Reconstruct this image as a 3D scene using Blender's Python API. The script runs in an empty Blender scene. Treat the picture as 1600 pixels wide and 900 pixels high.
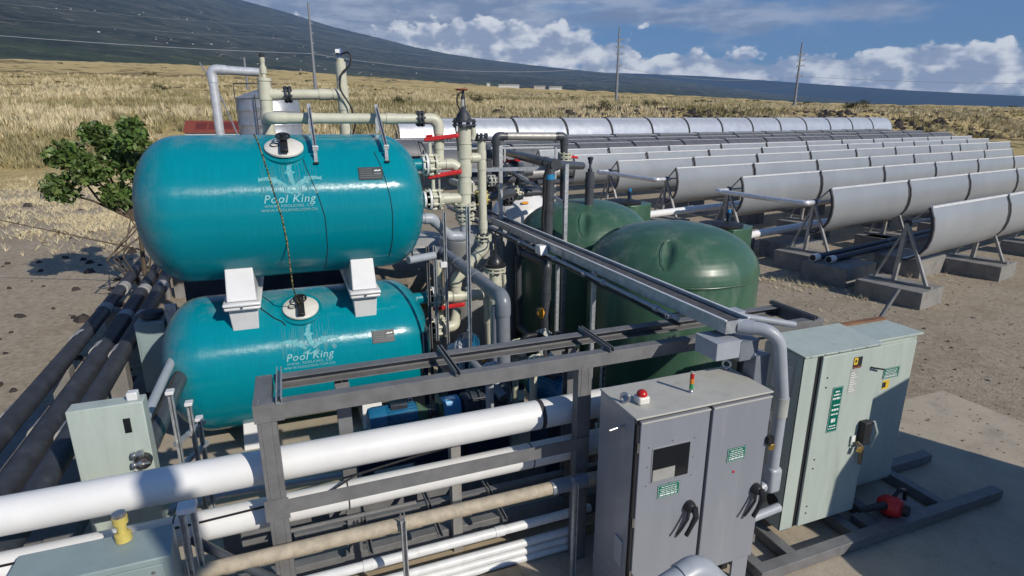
import bpy, math, random
import numpy as np
from mathutils import Vector, Matrix
R = math.radians
random.seed(7)
rng = np.random.default_rng(7)
sc = bpy.context.scene
COL = sc.collection

# ------------------------------------------------------------------ camera, light, exposure
PITCH, YAW, CAMZ = 15.82, 21.05, 4.1
cd = bpy.data.cameras.new('camera'); cam = bpy.data.objects.new('camera', cd); COL.objects.link(cam)
cam.location = (0, 0, CAMZ)
cam.rotation_euler = (R(90 - PITCH), 0, R(-YAW))
cd.sensor_width = 36; cd.lens = 20.25; cd.clip_start = 0.05; cd.clip_end = 90000
sc.camera = cam
sc.cycles.max_bounces = 5; sc.cycles.diffuse_bounces = 2; sc.cycles.glossy_bounces = 3; sc.cycles.transparent_max_bounces = 4
sc.cycles.adaptive_threshold = 0.02
SUN_EL, SUN_AZ = 31.8, -63.4          # azimuth of the sun counted from +X
sd = bpy.data.lights.new('sun', 'SUN'); sd.energy = 5.0; sd.angle = R(0.53); sd.color = (1, 0.93, 0.82)
so = bpy.data.objects.new('sun', sd); COL.objects.link(so)
L = Vector((math.cos(R(SUN_AZ)) * math.cos(R(SUN_EL)), math.sin(R(SUN_AZ)) * math.cos(R(SUN_EL)), math.sin(R(SUN_EL))))
so.rotation_euler = L.to_track_quat('Z', 'Y').to_euler(); so.location = L * 60
sc.view_settings.view_transform = 'Standard'; sc.view_settings.look = 'None'
sc.view_settings.exposure = 0.06; sc.view_settings.gamma = 1

# ------------------------------------------------------------------ node helper
class NT:
    def __init__(s, tree): s.t = tree; s.n = tree.nodes; s.l = tree.links
    def new(s, typ, **kw):
        n = s.n.new(typ)
        for k, v in kw.items(): setattr(n, k, v)
        return n
    def put(s, sock, v):
        if isinstance(v, bpy.types.NodeSocket): s.l.new(v, sock)
        elif v is not None: sock.default_value = v
    def m(s, op, a, b=None, c=None, clamp=False):
        n = s.new('ShaderNodeMath', operation=op, use_clamp=clamp)
        for i, v in enumerate((a, b, c)): s.put(n.inputs[i], v)
        return n.outputs[0]
    def xyz(s, x, y, z):
        n = s.new('ShaderNodeCombineXYZ')
        for i, v in enumerate((x, y, z)): s.put(n.inputs[i], v)
        return n.outputs[0]
    def noise(s, vec, scale=1, detail=4, rough=.55, dist=0, dim='3D'):
        n = s.new('ShaderNodeTexNoise', noise_dimensions=dim); s.put(n.inputs['Vector'], vec)
        n.inputs['Scale'].default_value = scale; n.inputs['Detail'].default_value = detail
        n.inputs['Roughness'].default_value = rough; n.inputs['Distortion'].default_value = dist
        return n.outputs['Fac']
    def sstep(s, v, a, b):
        n = s.new('ShaderNodeMapRange', interpolation_type='SMOOTHSTEP')
        s.put(n.inputs[0], v); n.inputs[1].default_value = a; n.inputs[2].default_value = b
        return n.outputs[0]
    def mix(s, f, a, b, blend='MIX'):
        n = s.new('ShaderNodeMix', data_type='RGBA', blend_type=blend)
        s.put(n.inputs[0], f)
        for i, v in ((6, a), (7, b)):
            if isinstance(v, tuple): v = (*v, 1) if len(v) == 3 else v
            s.put(n.inputs[i], v)
        return n.outputs[2]

# ------------------------------------------------------------------ sky: Nishita with procedural clouds
w = bpy.data.worlds.new('World'); sc.world = w; w.use_nodes = True
W = NT(w.node_tree); W.n.clear()
w.cycles.sampling_method = 'NONE'
def WN(*a): return W.noise(*a, dim='2D')
sky = W.new('ShaderNodeTexSky', sky_type='NISHITA', sun_disc=False)
sky.sun_elevation = R(SUN_EL); sky.sun_rotation = R(90 - SUN_AZ)
sky.air_density = 1.0; sky.dust_density = 0.3; sky.ozone_density = 3.0
SKY = 0.056
tc = W.new('ShaderNodeTexCoord')
sep = W.new('ShaderNodeSeparateXYZ'); W.l.new(tc.outputs['Generated'], sep.inputs[0])
az = W.m('MULTIPLY', W.m('ARCTAN2', sep.outputs[0], sep.outputs[1]), 57.2958)     # degrees clockwise from +Y
el = W.m('MULTIPLY', W.m('ARCSINE', sep.outputs[2]), 57.2958)
A = W.m('SUBTRACT', az, YAW)
wrp = W.m('MULTIPLY', W.m('SUBTRACT', WN(W.xyz(A, el, 3.3), .5, 3), .5), 2.0)
A2 = W.m('ADD', A, wrp); E2 = W.m('ADD', el, W.m('MULTIPLY', wrp, .45))
def blobs(items):
    tot = None
    for (a, e, ra, re, amp) in items:
        dx = W.m('DIVIDE', W.m('SUBTRACT', A2, a), ra); dy = W.m('DIVIDE', W.m('SUBTRACT', E2, e), re)
        g = W.m('MULTIPLY', W.m('EXPONENT', W.m('MULTIPLY', W.m('ADD', W.m('MULTIPLY', dx, dx), W.m('MULTIPLY', dy, dy)), -1)), amp)
        tot = g if tot is None else W.m('ADD', tot, g)
    return tot
def puff(ox, oy):
    p = W.xyz(W.m('MULTIPLY', W.m('ADD', A, ox), .23), W.m('MULTIPLY', W.m('ADD', el, oy), .37), 1.7)
    vo = W.new('ShaderNodeTexVoronoi', feature='F1', voronoi_dimensions='2D'); W.l.new(p, vo.inputs['Vector'])
    vo.inputs['Scale'].default_value = 1.5; vo.inputs['Detail'].default_value = 2; vo.inputs['Roughness'].default_value = .55
    return W.m('ADD', W.m('MULTIPLY', WN(p, 1.0, 8, .65), .75), W.m('MULTIPLY', W.m('SUBTRACT', .75, vo.outputs['Distance']), .38))
CUM = [(4.2, 7.2, 4.4, 3.0, .80), (-1.8, 6.6, 4.8, 2.8, .72), (-8, 6.8, 6, 3.2, .66), (9.3, 5.4, 3.4, 2.2, .58), (15.5, 5.4, 5, 1.9, .62), (21, 4.4, 5, 1.7, .55),
       (27.5, 4.9, 4.4, 1.7, .62), (32.8, 4.4, 3.6, 1.9, .62), (38, 4.2, 5, 2.2, .6), (-20, 6, 8, 4, .55), (-38, 6, 12, 5, .5), (55, 5, 14, 3, .5), (19, 7.4, 1.6, .5, .34), (12.2, 8.6, 1.0, .8, .36), (27.5, 7.4, 2.6, .5, .30)]
cov = blobs(CUM)
low = W.m('MULTIPLY', W.m('SUBTRACT', 1, W.sstep(el, 2.0, 6.2)), .50)
cb = W.m('ADD', cov, low)
d0 = W.m('ADD', puff(0, 0), cb)
d1 = W.m('ADD', puff(.7, 1.1), cb)
cum = W.sstep(d0, .90, 1.03)
body = W.sstep(d0, 1.0, 1.62)
lit = W.sstep(W.m('SUBTRACT', W.m('SUBTRACT', d0, d1), W.m('MULTIPLY', body, .16)), -.20, .20)
# grey layer cloud: heavy on the left, thin streaks to the right
ps = W.xyz(W.m('MULTIPLY', A, .075), W.m('MULTIPLY', el, .30), 7.1)
ns = WN(ps, 1.6, 6, .56)
STR = [(-20, 11.0, 17, 4.6, .66), (-9, 9.0, 11, 2.8, .50), (-3, 11.2, 9, 1.6, .32), (13, 9.6, 9, 1.3, .40), (22, 8.3, 7, 1.0, .32), (30.5, 8.6, 4, .8, .40), (33.5, 12.0, 5, 1.0, .34), (9, 11.6, 9, .9, .14), (-50, 12, 16, 8, .5), (60, 12, 14, 5, .3)]
dS = W.m('ADD', ns, blobs(STR))
st = W.m('MULTIPLY', W.sstep(dS, .58, .95), .90)
skyc = W.mix(1.0, sky.outputs[0], (0.74, 1.04, 1.42), 'MULTIPLY')
skyc = W.mix(1.0, skyc, (SKY, SKY, SKY), 'MULTIPLY')
stc = W.mix(W.sstep(WN(ps, 2.4, 5, .58), .34, .68), (.235, .27, .345), (.56, .585, .63))
cc = W.mix(lit, (.37, .42, .52), (1.10, 1.09, 1.05))
c2 = W.mix(st, skyc, stc); c3 = W.mix(cum, c2, cc)
hz = W.m('MULTIPLY', W.m('SUBTRACT', 1, W.sstep(el, .2, 4.0)), .30)
c4 = W.mix(hz, c3, (.44, .53, .66))
bg = W.new('ShaderNodeBackground'); W.l.new(c4, bg.inputs[0]); bg.inputs[1].default_value = 1.0
wo = W.new('ShaderNodeOutputWorld'); W.l.new(bg.outputs[0], wo.inputs[0])

# ------------------------------------------------------------------ materials
MATS = {}
ANISO = 0.25
HAZE = 4.2e-5
def pm(name, col, rough=.5, metal=0., var=.12, ns=5., bump=.0, bs=60., col2=None, c2lo=.55, c2hi=.75, c2scale=3., stretch=(1, 1, 1), coat=0., spec=.5, bdist=.004, speck=0.):
    m = bpy.data.materials.new(name); m.use_nodes = True; T = NT(m.node_tree)
    b = T.n['Principled BSDF']; t = T.new('ShaderNodeTexCoord')
    mp = T.new('ShaderNodeMapping'); T.l.new(t.outputs['Object'], mp.inputs[0]); mp.inputs['Scale'].default_value = stretch
    oi = T.new('ShaderNodeObjectInfo'); ad = T.new('ShaderNodeVectorMath', operation='ADD'); T.l.new(mp.outputs[0], ad.inputs[0])
    rr = T.m('MULTIPLY', oi.outputs['Random'], 37.0); T.l.new(T.xyz(rr, rr, rr), ad.inputs[1]); v = ad.outputs[0]
    n1 = T.noise(v, ns, 6, .62)
    lo = tuple(c * (1 - var) for c in col); hi = tuple(min(1, c * (1 + var)) for c in col)
    c = T.mix(T.sstep(n1, .3, .7), lo, hi)
    if col2:
        c = T.mix(T.sstep(T.noise(v, c2scale, 8, .65), c2lo, c2hi), c, col2)
    if speck:
        vo = T.new('ShaderNodeTexVoronoi'); T.l.new(v, vo.inputs['Vector']); vo.inputs['Scale'].default_value = speck
        c = T.mix(T.m('MULTIPLY', T.sstep(vo.outputs['Color'], .2, .9), .35), c, tuple(min(1, q * 1.5) for q in col))
    T.put(b.inputs['Base Color'], c)
    rn = T.m('ADD', rough, T.m('MULTIPLY', T.m('SUBTRACT', T.noise(v, ns * 2.3, 4), .5), .25), clamp=True)
    T.put(b.inputs['Roughness'], rn)
    b.inputs['Metallic'].default_value = metal; b.inputs['Coat Weight'].default_value = coat; b.inputs['Specular IOR Level'].default_value = spec
    if bump:
        bn = T.new('ShaderNodeBump'); bn.inputs['Strength'].default_value = bump; bn.inputs['Distance'].default_value = bdist
        T.put(bn.inputs['Height'], T.noise(v, bs, 5, .6)); T.l.new(bn.outputs[0], b.inputs['Normal'])
    MATS[name] = m
    return m
def mat_tank():
    m = bpy.data.materials.new('teal_fibreglass'); m.use_nodes = True; T = NT(m.node_tree); b = T.n['Principled BSDF']
    t = T.new('ShaderNodeTexCoord'); s = T.new('ShaderNodeSeparateXYZ'); T.l.new(t.outputs['Object'], s.inputs[0])
    oi = T.new('ShaderNodeObjectInfo'); sh = T.m('MULTIPLY', oi.outputs['Random'], 9)
    th = T.m('ARCTAN2', s.outputs[2], T.m('MULTIPLY', s.outputs[1], -1))
    wound = T.xyz(T.m('ADD', T.m('MULTIPLY', s.outputs[0], 95), sh), T.m('MULTIPLY', th, 2.4), 0)
    n1 = T.noise(wound, 1, 6, .6)
    fine = T.noise(T.xyz(T.m('MULTIPLY', s.outputs[0], 260), T.m('MULTIPLY', th, 7), 1.0), 1, 3, .6)
    obj = T.new('ShaderNodeVectorMath', operation='ADD'); T.l.new(t.outputs['Object'], obj.inputs[0]); T.l.new(T.xyz(sh, sh, sh), obj.inputs[1])
    big = T.noise(obj.outputs[0], 1.6, 6, .6)
    c = T.mix(T.sstep(n1, .3, .75), (.0, .215, .275), (.0, .255, .32))
    scr = T.m('MULTIPLY', T.sstep(fine, .60, .80), T.sstep(big, .50, .72))
    c = T.mix(T.m('MULTIPLY', scr, .40), c, (.20, .45, .48))
    # pale dust lying on the dished left end and along the crown
    dl = T.m('MULTIPLY', T.sstep(T.m('MULTIPLY', s.outputs[0], -1), 1.22, 1.75), T.sstep(T.noise(obj.outputs[0], 5, 7, .7), .35, .68))
    dtop = T.m('MULTIPLY', T.sstep(s.outputs[2], .70, .90), T.sstep(T.noise(obj.outputs[0], 3.2, 7, .7), .40, .70))
    c = T.mix(T.m('MULTIPLY', T.m('MAXIMUM', dl, dtop), .42), c, (.34, .33, .29))
    T.put(b.inputs['Base Color'], c)
    T.put(b.inputs['Roughness'], T.m('ADD', T.m('ADD', .17, T.m('MULTIPLY', n1, .14)), T.m('MULTIPLY', T.m('MAXIMUM', dl, scr), .25)))
    tg = T.new('ShaderNodeTangent', direction_type='RADIAL', axis='X'); T.l.new(tg.outputs[0], b.inputs['Tangent'])
    b.inputs['Anisotropic'].default_value = .9; b.inputs['Anisotropic Rotation'].default_value = ANISO
    bn = T.new('ShaderNodeBump'); bn.inputs['Strength'].default_value = .55; bn.inputs['Distance'].default_value = .0016
    T.put(bn.inputs['Height'], T.m('ADD', n1, T.m('MULTIPLY', fine, .5)))
    bn2 = T.new('ShaderNodeBump'); bn2.inputs['Strength'].default_value = .5; bn2.inputs['Distance'].default_value = .01
    T.put(bn2.inputs['Height'], T.noise(obj.outputs[0], 4.5, 3)); T.l.new(bn.outputs[0], bn2.inputs['Normal']); T.l.new(bn2.outputs[0], b.inputs['Normal'])
    MATS['teal'] = m; return m
mat_tank()
pm('teal_gel', (.0, .20, .25), .3, bump=.2)
pm('frame_paint', (.165, .165, .168), .5, var=.14, ns=7, bump=.15, bs=90, col2=(.24, .235, .225), c2lo=.60, c2hi=.80, c2scale=5)
pm('galvanized', (.50, .52, .54), .42, .55, var=.22, ns=18, bump=.08, bs=60)
pm('tray_metal', (.50, .53, .54), .45, .35, var=.16, ns=9, bump=.08, col2=(.33, .35, .35), c2lo=.5, c2hi=.8)
pm('tray_floor', (.085, .085, .09), .8, var=.25, ns=12)
pm('white_jacket', (.77, .77, .76), .45, var=.035, ns=4, bump=.1, bs=25, col2=(.60, .58, .53), c2lo=.66, c2hi=.88, c2scale=5)
pm('tan_jacket', (.42, .36, .27), .7, var=.16, ns=14, bump=.3, bs=60, col2=(.28, .21, .13), c2lo=.58, c2hi=.8, c2scale=9)
pm('white_pvc', (.70, .71, .71), .35, var=.08, ns=9, col2=(.50, .47, .41), c2lo=.58, c2hi=.8, c2scale=7)
pm('grey_pvc', (.185, .205, .235), .33, var=.10, ns=6, bump=.05, col2=(.30, .30, .30), c2lo=.62, c2hi=.85)
pm('dark_pvc', (.060, .066, .076), .36, var=.16, ns=6, bump=.05, col2=(.16, .155, .15), c2lo=.60, c2hi=.85)
pm('conduit_grey', (.36, .39, .43), .4, var=.07, ns=7, bump=.04)
pm('beige_pvc', (.56, .555, .44), .42, var=.06, ns=7, bump=.05, col2=(.42, .39, .29), c2lo=.60, c2hi=.85)
pm('black_rubber', (.016, .016, .018), .5, var=.3, ns=12)
pm('black_plastic', (.022, .022, .024), .35, var=.25, ns=12)
pm('red_plastic', (.56, .022, .025), .4, var=.15, ns=12)
pm('orange_plastic', (.75, .33, .03), .45, var=.15, ns=12)
pm('white_gel', (.72, .72, .72), .32, var=.04, ns=5, bump=.04, col2=(.6, .58, .54), c2lo=.66, c2hi=.9)
pm('cream_lid', (.72, .70, .64), .35, var=.07, ns=9, col2=(.5, .47, .40), c2lo=.6, c2hi=.85)
pm('green_poly', (.046, .116, .071), .36, var=.12, ns=2.2, bump=.12, bs=9, bdist=.01, col2=(.14, .19, .145), c2lo=.47, c2hi=.80, c2scale=2.6, coat=.15, stretch=(1.4, 1.4, .55))
pm('grey_poly', (.37, .37, .35), .55, var=.08, ns=2, bump=.06, col2=(.40, .38, .34), c2lo=.55, c2hi=.85)
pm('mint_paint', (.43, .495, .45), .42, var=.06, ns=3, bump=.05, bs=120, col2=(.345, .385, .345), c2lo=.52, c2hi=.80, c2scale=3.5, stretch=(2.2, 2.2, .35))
pm('mint_dark_paint', (.26, .33, .33), .45, var=.07, ns=3)  # darker and greyer than the other mint paint
pm('cabinet_grey', (.25, .265, .30), .36, var=.04, ns=2.5, bump=.05, bs=150, col2=(.335, .335, .335), c2lo=.54, c2hi=.82, c2scale=3.5, coat=.1, stretch=(2.2, 2.2, .3))
pm('cabinet_roof', (.46, .455, .41), .6, var=.07, ns=5, bump=.08, bs=50, col2=(.36, .35, .31), c2lo=.52, c2hi=.8, c2scale=4)
pm('dark_seam', (.018, .019, .022), .6)
pm('dark_glass', (.012, .014, .017), .08, var=.1, spec=.7)
pm('panel_light', (.33, .33, .31), .4)
pm('sign_green', (.0, .135, .095), .4, var=.05)
pm('sign_white', (.78, .80, .78), .5, var=.03)
pm('sign_yellow', (.75, .50, .04), .5)
pm('label_grey', (.40, .41, .38), .5)
pm('label_blue', (.08, .13, .27), .5)
pm('brass', (.62, .42, .12), .35, .8)
pm('steel', (.55, .55, .55), .3, .9, var=.15)
pm('aluminium_clad', (.72, .73, .75), .36, .45, var=.12, ns=10, bump=.12, bs=30)
pm('blue_motor', (.012, .13, .26), .35, var=.14, ns=9, col2=(.02, .13, .26), bump=.1)
pm('blue_guard', (.03, .25, .50), .35, var=.08)
pm('dark_blue', (.012, .03, .06), .45, var=.2)
pm('green_cast', (.06, .12, .075), .45, var=.2, ns=10)
pm('cast_dark', (.035, .042, .055), .55, var=.25, ns=10, bump=.3)
pm('taupe_dust', (.20, .165, .125), .75, var=.2, ns=8)
pm('concrete', (.40, .345, .265), .85, var=.10, ns=2.5, bump=.25, bs=60, col2=(.23, .20, .165), c2lo=.52, c2hi=.78, c2scale=1.6, speck=90)
pm('concrete_block', (.23, .22, .205), .9, var=.14, ns=4, bump=.4, bs=40, col2=(.15, .145, .135), c2lo=.5, c2hi=.75, c2scale=3)
pm('concrete_tan', (.40, .32, .215), .9, var=.14, ns=5, bump=.4, bs=40)
pm('gravel', (.31, .26, .19), .95, var=.22, ns=9, bump=.8, bs=28, bdist=.02, col2=(.24, .19, .13), c2lo=.46, c2hi=.70, c2scale=.7, speck=14)
pm('bounce_dark', (.045, .043, .042), .9, var=.3, ns=3, bump=.4, bs=60)  # very dark, for the unseen ground that weakens bounced light
pm('plate_ink', (.12, .14, .145), .5)
pm('stone', (.25, .21, .16), .95, var=.3, ns=9)
pm('trough_back', (.33, .35, .37), .36, .22, var=.05, ns=.9, bump=.05, bs=3, col2=(.42, .43, .44), c2lo=.55, c2hi=.85, c2scale=.7)
pm('trough_dark', (.125, .13, .142), .5, .15, var=.06, ns=1.2)
pm('trough_silver', (.66, .68, .71), .34, .55, var=.06, ns=1.0, bump=.06, bs=2.5)
pm('rim_aluminium', (.74, .75, .76), .45, .15, var=.08)
pm('rib_dark', (.045, .045, .05), .6)
pm('stand_steel', (.36, .35, .335), .5, .4, var=.15)
pm('corrugated', (.42, .435, .46), .40, .55, var=.12, ns=4)
pm('red_roof', (.23, .052, .032), .7, var=.15, ns=6)
pm('red_panel', (.145, .028, .02), .6, var=.15)
pm('white_wall', (.66, .66, .64), .6, var=.06)
pm('bark', (.10, .075, .05), .9, var=.3, ns=12)
pm('leaf', (.075, .135, .028), .5, var=.5, ns=3)
pm('leaf_light', (.13, .18, .05), .5, var=.4, ns=3)
pm('bush_leaf', (.075, .078, .030), .8, var=.45, ns=2)
pm('dry_blade', (.62, .53, .335), .9, var=.22, ns=.6)
pm('dry_blade_olive', (.31, .27, .135), .9, var=.35, ns=.6)
pm('lava', (.040, .032, .030), .95, var=.35, ns=1.2, bump=.6, bs=4)
pm('pole_grey', (.20, .215, .245), .6, var=.1)
pm('wire', (.30, .33, .38), .5, .2)
pm('wood_brown', (.22, .105, .055), .8, var=.2)
pm('black_wrap', (.040, .045, .056), .55, var=.25, ns=6, bump=.3, bs=14, col2=(.10, .10, .105), c2lo=.6, c2hi=.8)
pm('band_grey', (.36, .355, .34), .7, var=.12)
pm('logo_pale', (.10, .37, .41), .5, var=.22, ns=30)
pm('logo_white', (.24, .50, .53), .5, var=.18, ns=40)
pm('patch_pale', (.03, .235, .275), .4, var=.2, ns=20, stretch=(14, 1, 1))
pm('plate_dark', (.025, .032, .036), .4, var=.15)
pm('beacon_red', (.50, .02, .015), .25, var=.1)
pm('amber', (.75, .22, .02), .3)
pm('signal_green', (.02, .28, .10), .3)
pm('rope', (.02, .02, .02), .8, var=.2, ns=9, col2=(.40, .33, .10), c2lo=.5, c2hi=.55, c2scale=45)
pm('bronze', (.20, .15, .09), .5, .3)
pm('light_house', (.60, .60, .57), .7)
pm('warehouse', (.55, .50, .44), .7)
pm('yellow_plastic', (.55, .45, .12), .5)
pm('caster_metal', (.30, .30, .29), .6, .2)
pm('cardboard', (.34, .22, .12), .9)

def dist_nodes(T):
    g = T.new('ShaderNodeNewGeometry'); return g.outputs['Position']
def mat_field():
    m = bpy.data.materials.new('dry_grass_field'); m.use_nodes = True; T = NT(m.node_tree); b = T.n['Principled BSDF']; P = dist_nodes(T)
    n1 = T.noise(P, .09, 8, .7); n2 = T.noise(P, .55, 7, .72); n3 = T.noise(P, .018, 6, .6)
    st = T.new('ShaderNodeMapping'); T.l.new(P, st.inputs[0]); st.inputs['Scale'].default_value = (1, 1, 6)
    c = T.mix(T.sstep(n2, .3, .7), (.45, .345, .155), (.64, .505, .25))
    c = T.mix(T.m('MULTIPLY', T.sstep(n1, .52, .70), .55), c, (.20, .165, .060))
    c = T.mix(T.m('MULTIPLY', T.sstep(T.m('ADD', T.m('MULTIPLY', n1, .5), T.m('MULTIPLY', n3, .5)), .515, .575), T.sstep(n2, .38, .56)), c, (.058, .046, .036))
    T.put(b.inputs['Base Color'], c); b.inputs['Roughness'].default_value = .95; b.inputs['Specular IOR Level'].default_value = .1
    bn = T.new('ShaderNodeBump'); bn.inputs['Strength'].default_value = 1; bn.inputs['Distance'].default_value = .8
    T.put(bn.inputs['Height'], n2); T.l.new(bn.outputs[0], b.inputs['Normal'])
    MATS['field'] = m
mat_field()
def mat_mountain(name, base, hi, lo):
    m = bpy.data.materials.new(name); m.use_nodes = True; T = NT(m.node_tree); b = T.n['Principled BSDF']; P = dist_nodes(T)
    mp = T.new('ShaderNodeMapping'); T.l.new(P, mp.inputs[0]); mp.inputs['Scale'].default_value = (.0011, .0011, .0075)
    v = mp.outputs[0]
    n1 = T.noise(v, 1.1, 9, .68, .4); n2 = T.noise(v, 7, 8, .7); n3 = T.noise(v, 26, 6, .7)
    s = T.new('ShaderNodeSeparateXYZ'); T.l.new(P, s.inputs[0])
    c = T.mix(T.sstep(n1, .36, .66), lo, base)
    c = T.mix(T.m('MULTIPLY', T.sstep(n2, .52, .70), .8), c, hi)
    c = T.mix(T.m('MULTIPLY', T.sstep(n3, .50, .62), T.m('MULTIPLY', T.m('SUBTRACT', 1, T.sstep(s.outputs[2], 180, 520)), .75)), c, (.012, .022, .011))
    lowland = T.m('MULTIPLY', T.m('SUBTRACT', 1, T.sstep(s.outputs[2], 150, 420)), T.sstep(n1, .42, .6))
    c = T.mix(T.m('MULTIPLY', lowland, .65), c, (.085, .125, .055))
    T.put(b.inputs['Base Color'], c); b.inputs['Roughness'].default_value = .95; b.inputs['Specular IOR Level'].default_value = .05
    bn = T.new('ShaderNodeBump'); bn.inputs['Strength'].default_value = 1; bn.inputs['Distance'].default_value = 60
    T.put(bn.inputs['Height'], n2); T.l.new(bn.outputs[0], b.inputs['Normal'])
    MATS[name] = m
mat_mountain('mountain', (.10, .112, .098), (.30, .27, .205), (.038, .050, .046))
mat_mountain('ridge', (.020, .030, .028), (.030, .040, .034), (.012, .020, .020))

# ------------------------------------------------------------------ mesh builder
WL = {}
def V3(p): return Vector(p)
def frame_of(d):
    d = V3(d).normalized(); up = Vector((0, 0, 1)) if abs(d.z) < .95 else Vector((1, 0, 0))
    x = up.cross(d).normalized(); return x, d.cross(x), d
def fillet(pts, rb, n=6):
    pts = [V3(p) for p in pts]
    if not rb or len(pts) < 3: return pts
    out = [pts[0]]
    for i in range(1, len(pts) - 1):
        a, p, b = pts[i - 1], pts[i], pts[i + 1]; u = (a - p).normalized(); v = (b - p).normalized(); ang = u.angle(v)
        if ang > 3.08: out.append(p); continue
        t = min(rb / math.tan(ang / 2), (a - p).length * .48, (b - p).length * .48); r = t * math.tan(ang / 2)
        c = p + (u + v).normalized() * (r / math.sin(ang / 2)); s0 = p + u * t - c; s1 = p + v * t - c; ta = s0.angle(s1); ax = s0.cross(s1).normalized()
        out += [c + Matrix.Rotation(ta * k / n, 3, ax) @ s0 for k in range(n + 1)]
    return out + [pts[-1]]
class MB:
    def __init__(s): s.v = []; s.f = []
    def add(s, vs, fs):
        o = len(s.v); s.v += [tuple(q) for q in vs]; s.f += [tuple(i + o for i in f) for f in fs]; return s
    def hexa(s, p): return s.add(p, [(0, 3, 2, 1), (4, 5, 6, 7), (0, 1, 5, 4), (1, 2, 6, 5), (2, 3, 7, 6), (3, 0, 4, 7)])
    def box(s, x0, x1, y0, y1, z0, z1): return s.hexa([(x0, y0, z0), (x1, y0, z0), (x1, y1, z0), (x0, y1, z0), (x0, y0, z1), (x1, y0, z1), (x1, y1, z1), (x0, y1, z1)])
    def obox(s, c, ax, ay, az_, hx, hy, hz_):
        c = V3(c); X = V3(ax).normalized() * hx; Y = V3(ay).normalized() * hy; Z = V3(az_).normalized() * hz_
        return s.hexa([c - X - Y - Z, c + X - Y - Z, c + X + Y - Z, c - X + Y - Z, c - X - Y + Z, c + X - Y + Z, c + X + Y + Z, c - X + Y + Z])
    def bar(s, a, b, wx, wz):
        a, b = V3(a), V3(b); x, y, d = frame_of(b - a); return s.obox((a + b) / 2, x, y, d, wx / 2, wz / 2, (b - a).length / 2)
    def tube(s, pts, r, n=14, caps=True, rb=None, rr=None):
        pts = fillet(pts, rb); N = len(pts); vs = []; x = None
        for i, p in enumerate(pts):
            d = (pts[min(i + 1, N - 1)] - pts[max(i - 1, 0)]).normalized()
            if x is None: x, y, _ = frame_of(d)
            else:
                x = (x - d * x.dot(d)).normalized(); y = d.cross(x)
            k = 1.0
            if 0 < i < N - 1:
                ca = (pts[i] - pts[i - 1]).normalized().dot((pts[i + 1] - pts[i]).normalized()); k = 1 / max(.5, math.sqrt((1 + ca) / 2))
            q = rr[i] if rr else r
            vs += [p + (x * math.cos(2 * math.pi * j / n) + y * math.sin(2 * math.pi * j / n)) * q * k for j in range(n)]
        fs = [(i * n + j, i * n + (j + 1) % n, (i + 1) * n + (j + 1) % n, (i + 1) * n + j) for i in range(N - 1) for j in range(n)]
        if caps: fs += [tuple(reversed(range(n))), tuple((N - 1) * n + j for j in range(n))]
        return s.add(vs, fs)
    def cyl(s, a, b, r, n=16, r2=None): return s.tube([a, b], r, n, rr=[r, r if r2 is None else r2])
    def lathe(s, prof, base=(0, 0, 0), axis=(0, 0, 1), n=32):
        b = V3(base); x, y, d = frame_of(axis); vs = []; N = len(prof)
        for (r, h) in prof: vs += [b + d * h + (x * math.cos(2 * math.pi * j / n) + y * math.sin(2 * math.pi * j / n)) * max(r, 1e-4) for j in range(n)]
        fs = [(i * n + j, i * n + (j + 1) % n, (i + 1) * n + (j + 1) % n, (i + 1) * n + j) for i in range(N - 1) for j in range(n)]
        if prof[0][0] > .002: fs.append(tuple(reversed(range(n))))
        if prof[-1][0] > .002: fs.append(tuple((N - 1) * n + j for j in range(n)))
        return s.add(vs, fs)
    def prism(s, poly, o, ux, uy, dv):
        o, ux, uy, dv = V3(o), V3(ux), V3(uy), V3(dv); n = len(poly)
        A_ = [o + ux * p[0] + uy * p[1] for p in poly]; B_ = [q + dv for q in A_]
        return s.add(A_ + B_, [tuple(reversed(range(n))), tuple(range(n, 2 * n))] + [(i, (i + 1) % n, n + (i + 1) % n, n + i) for i in range(n)])
    def torus(s, c, axis, R0, r, n=20, k=8):
        x, y, d = frame_of(axis); c = V3(c); vs = []
        for i in range(n):
            u = x * math.cos(2 * math.pi * i / n) + y * math.sin(2 * math.pi * i / n)
            vs += [c + u * (R0 + r * math.cos(2 * math.pi * j / k)) + d * (r * math.sin(2 * math.pi * j / k)) for j in range(k)]
        return s.add(vs, [(i * k + j, ((i + 1) % n) * k + j, ((i + 1) % n) * k + (j + 1) % k, i * k + (j + 1) % k) for i in range(n) for j in range(k)])
    def build(s, name, mat, parent=None, bevel=0, sharp=38, origin=None, kind=None):
        me = bpy.data.meshes.new(name)
        if parent is not None: o0 = WL[parent]
        else:
            a = np.array(s.v); o0 = V3(origin) if origin is not None else Vector(((a[:, 0].min() + a[:, 0].max()) / 2, (a[:, 1].min() + a[:, 1].max()) / 2, a[:, 2].min()))
        me.from_pydata([(v[0] - o0.x, v[1] - o0.y, v[2] - o0.z) for v in s.v], [], s.f)
        import bmesh
        bm = bmesh.new(); bm.from_mesh(me); bmesh.ops.recalc_face_normals(bm, faces=bm.faces); bm.to_mesh(me); bm.free()
        me.polygons.foreach_set('use_smooth', [True] * len(me.polygons)); me.set_sharp_from_angle(angle=R(sharp))
        me.materials.append(MATS[mat] if isinstance(mat, str) else mat)
        o = bpy.data.objects.new(name, me); COL.objects.link(o); WL[o] = o0
        if parent is not None: o.parent = parent
        else: o.location = o0
        if bevel:
            bv = o.modifiers.new('bevel', 'BEVEL'); bv.width = bevel; bv.segments = 2; bv.limit_method = 'ANGLE'; bv.angle_limit = R(40)
        if kind: o['kind'] = kind
        return o
def tag(o, label, cat, group=None):
    o['label'] = label; o['category'] = cat
    if group: o['group'] = group
    return o
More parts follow.
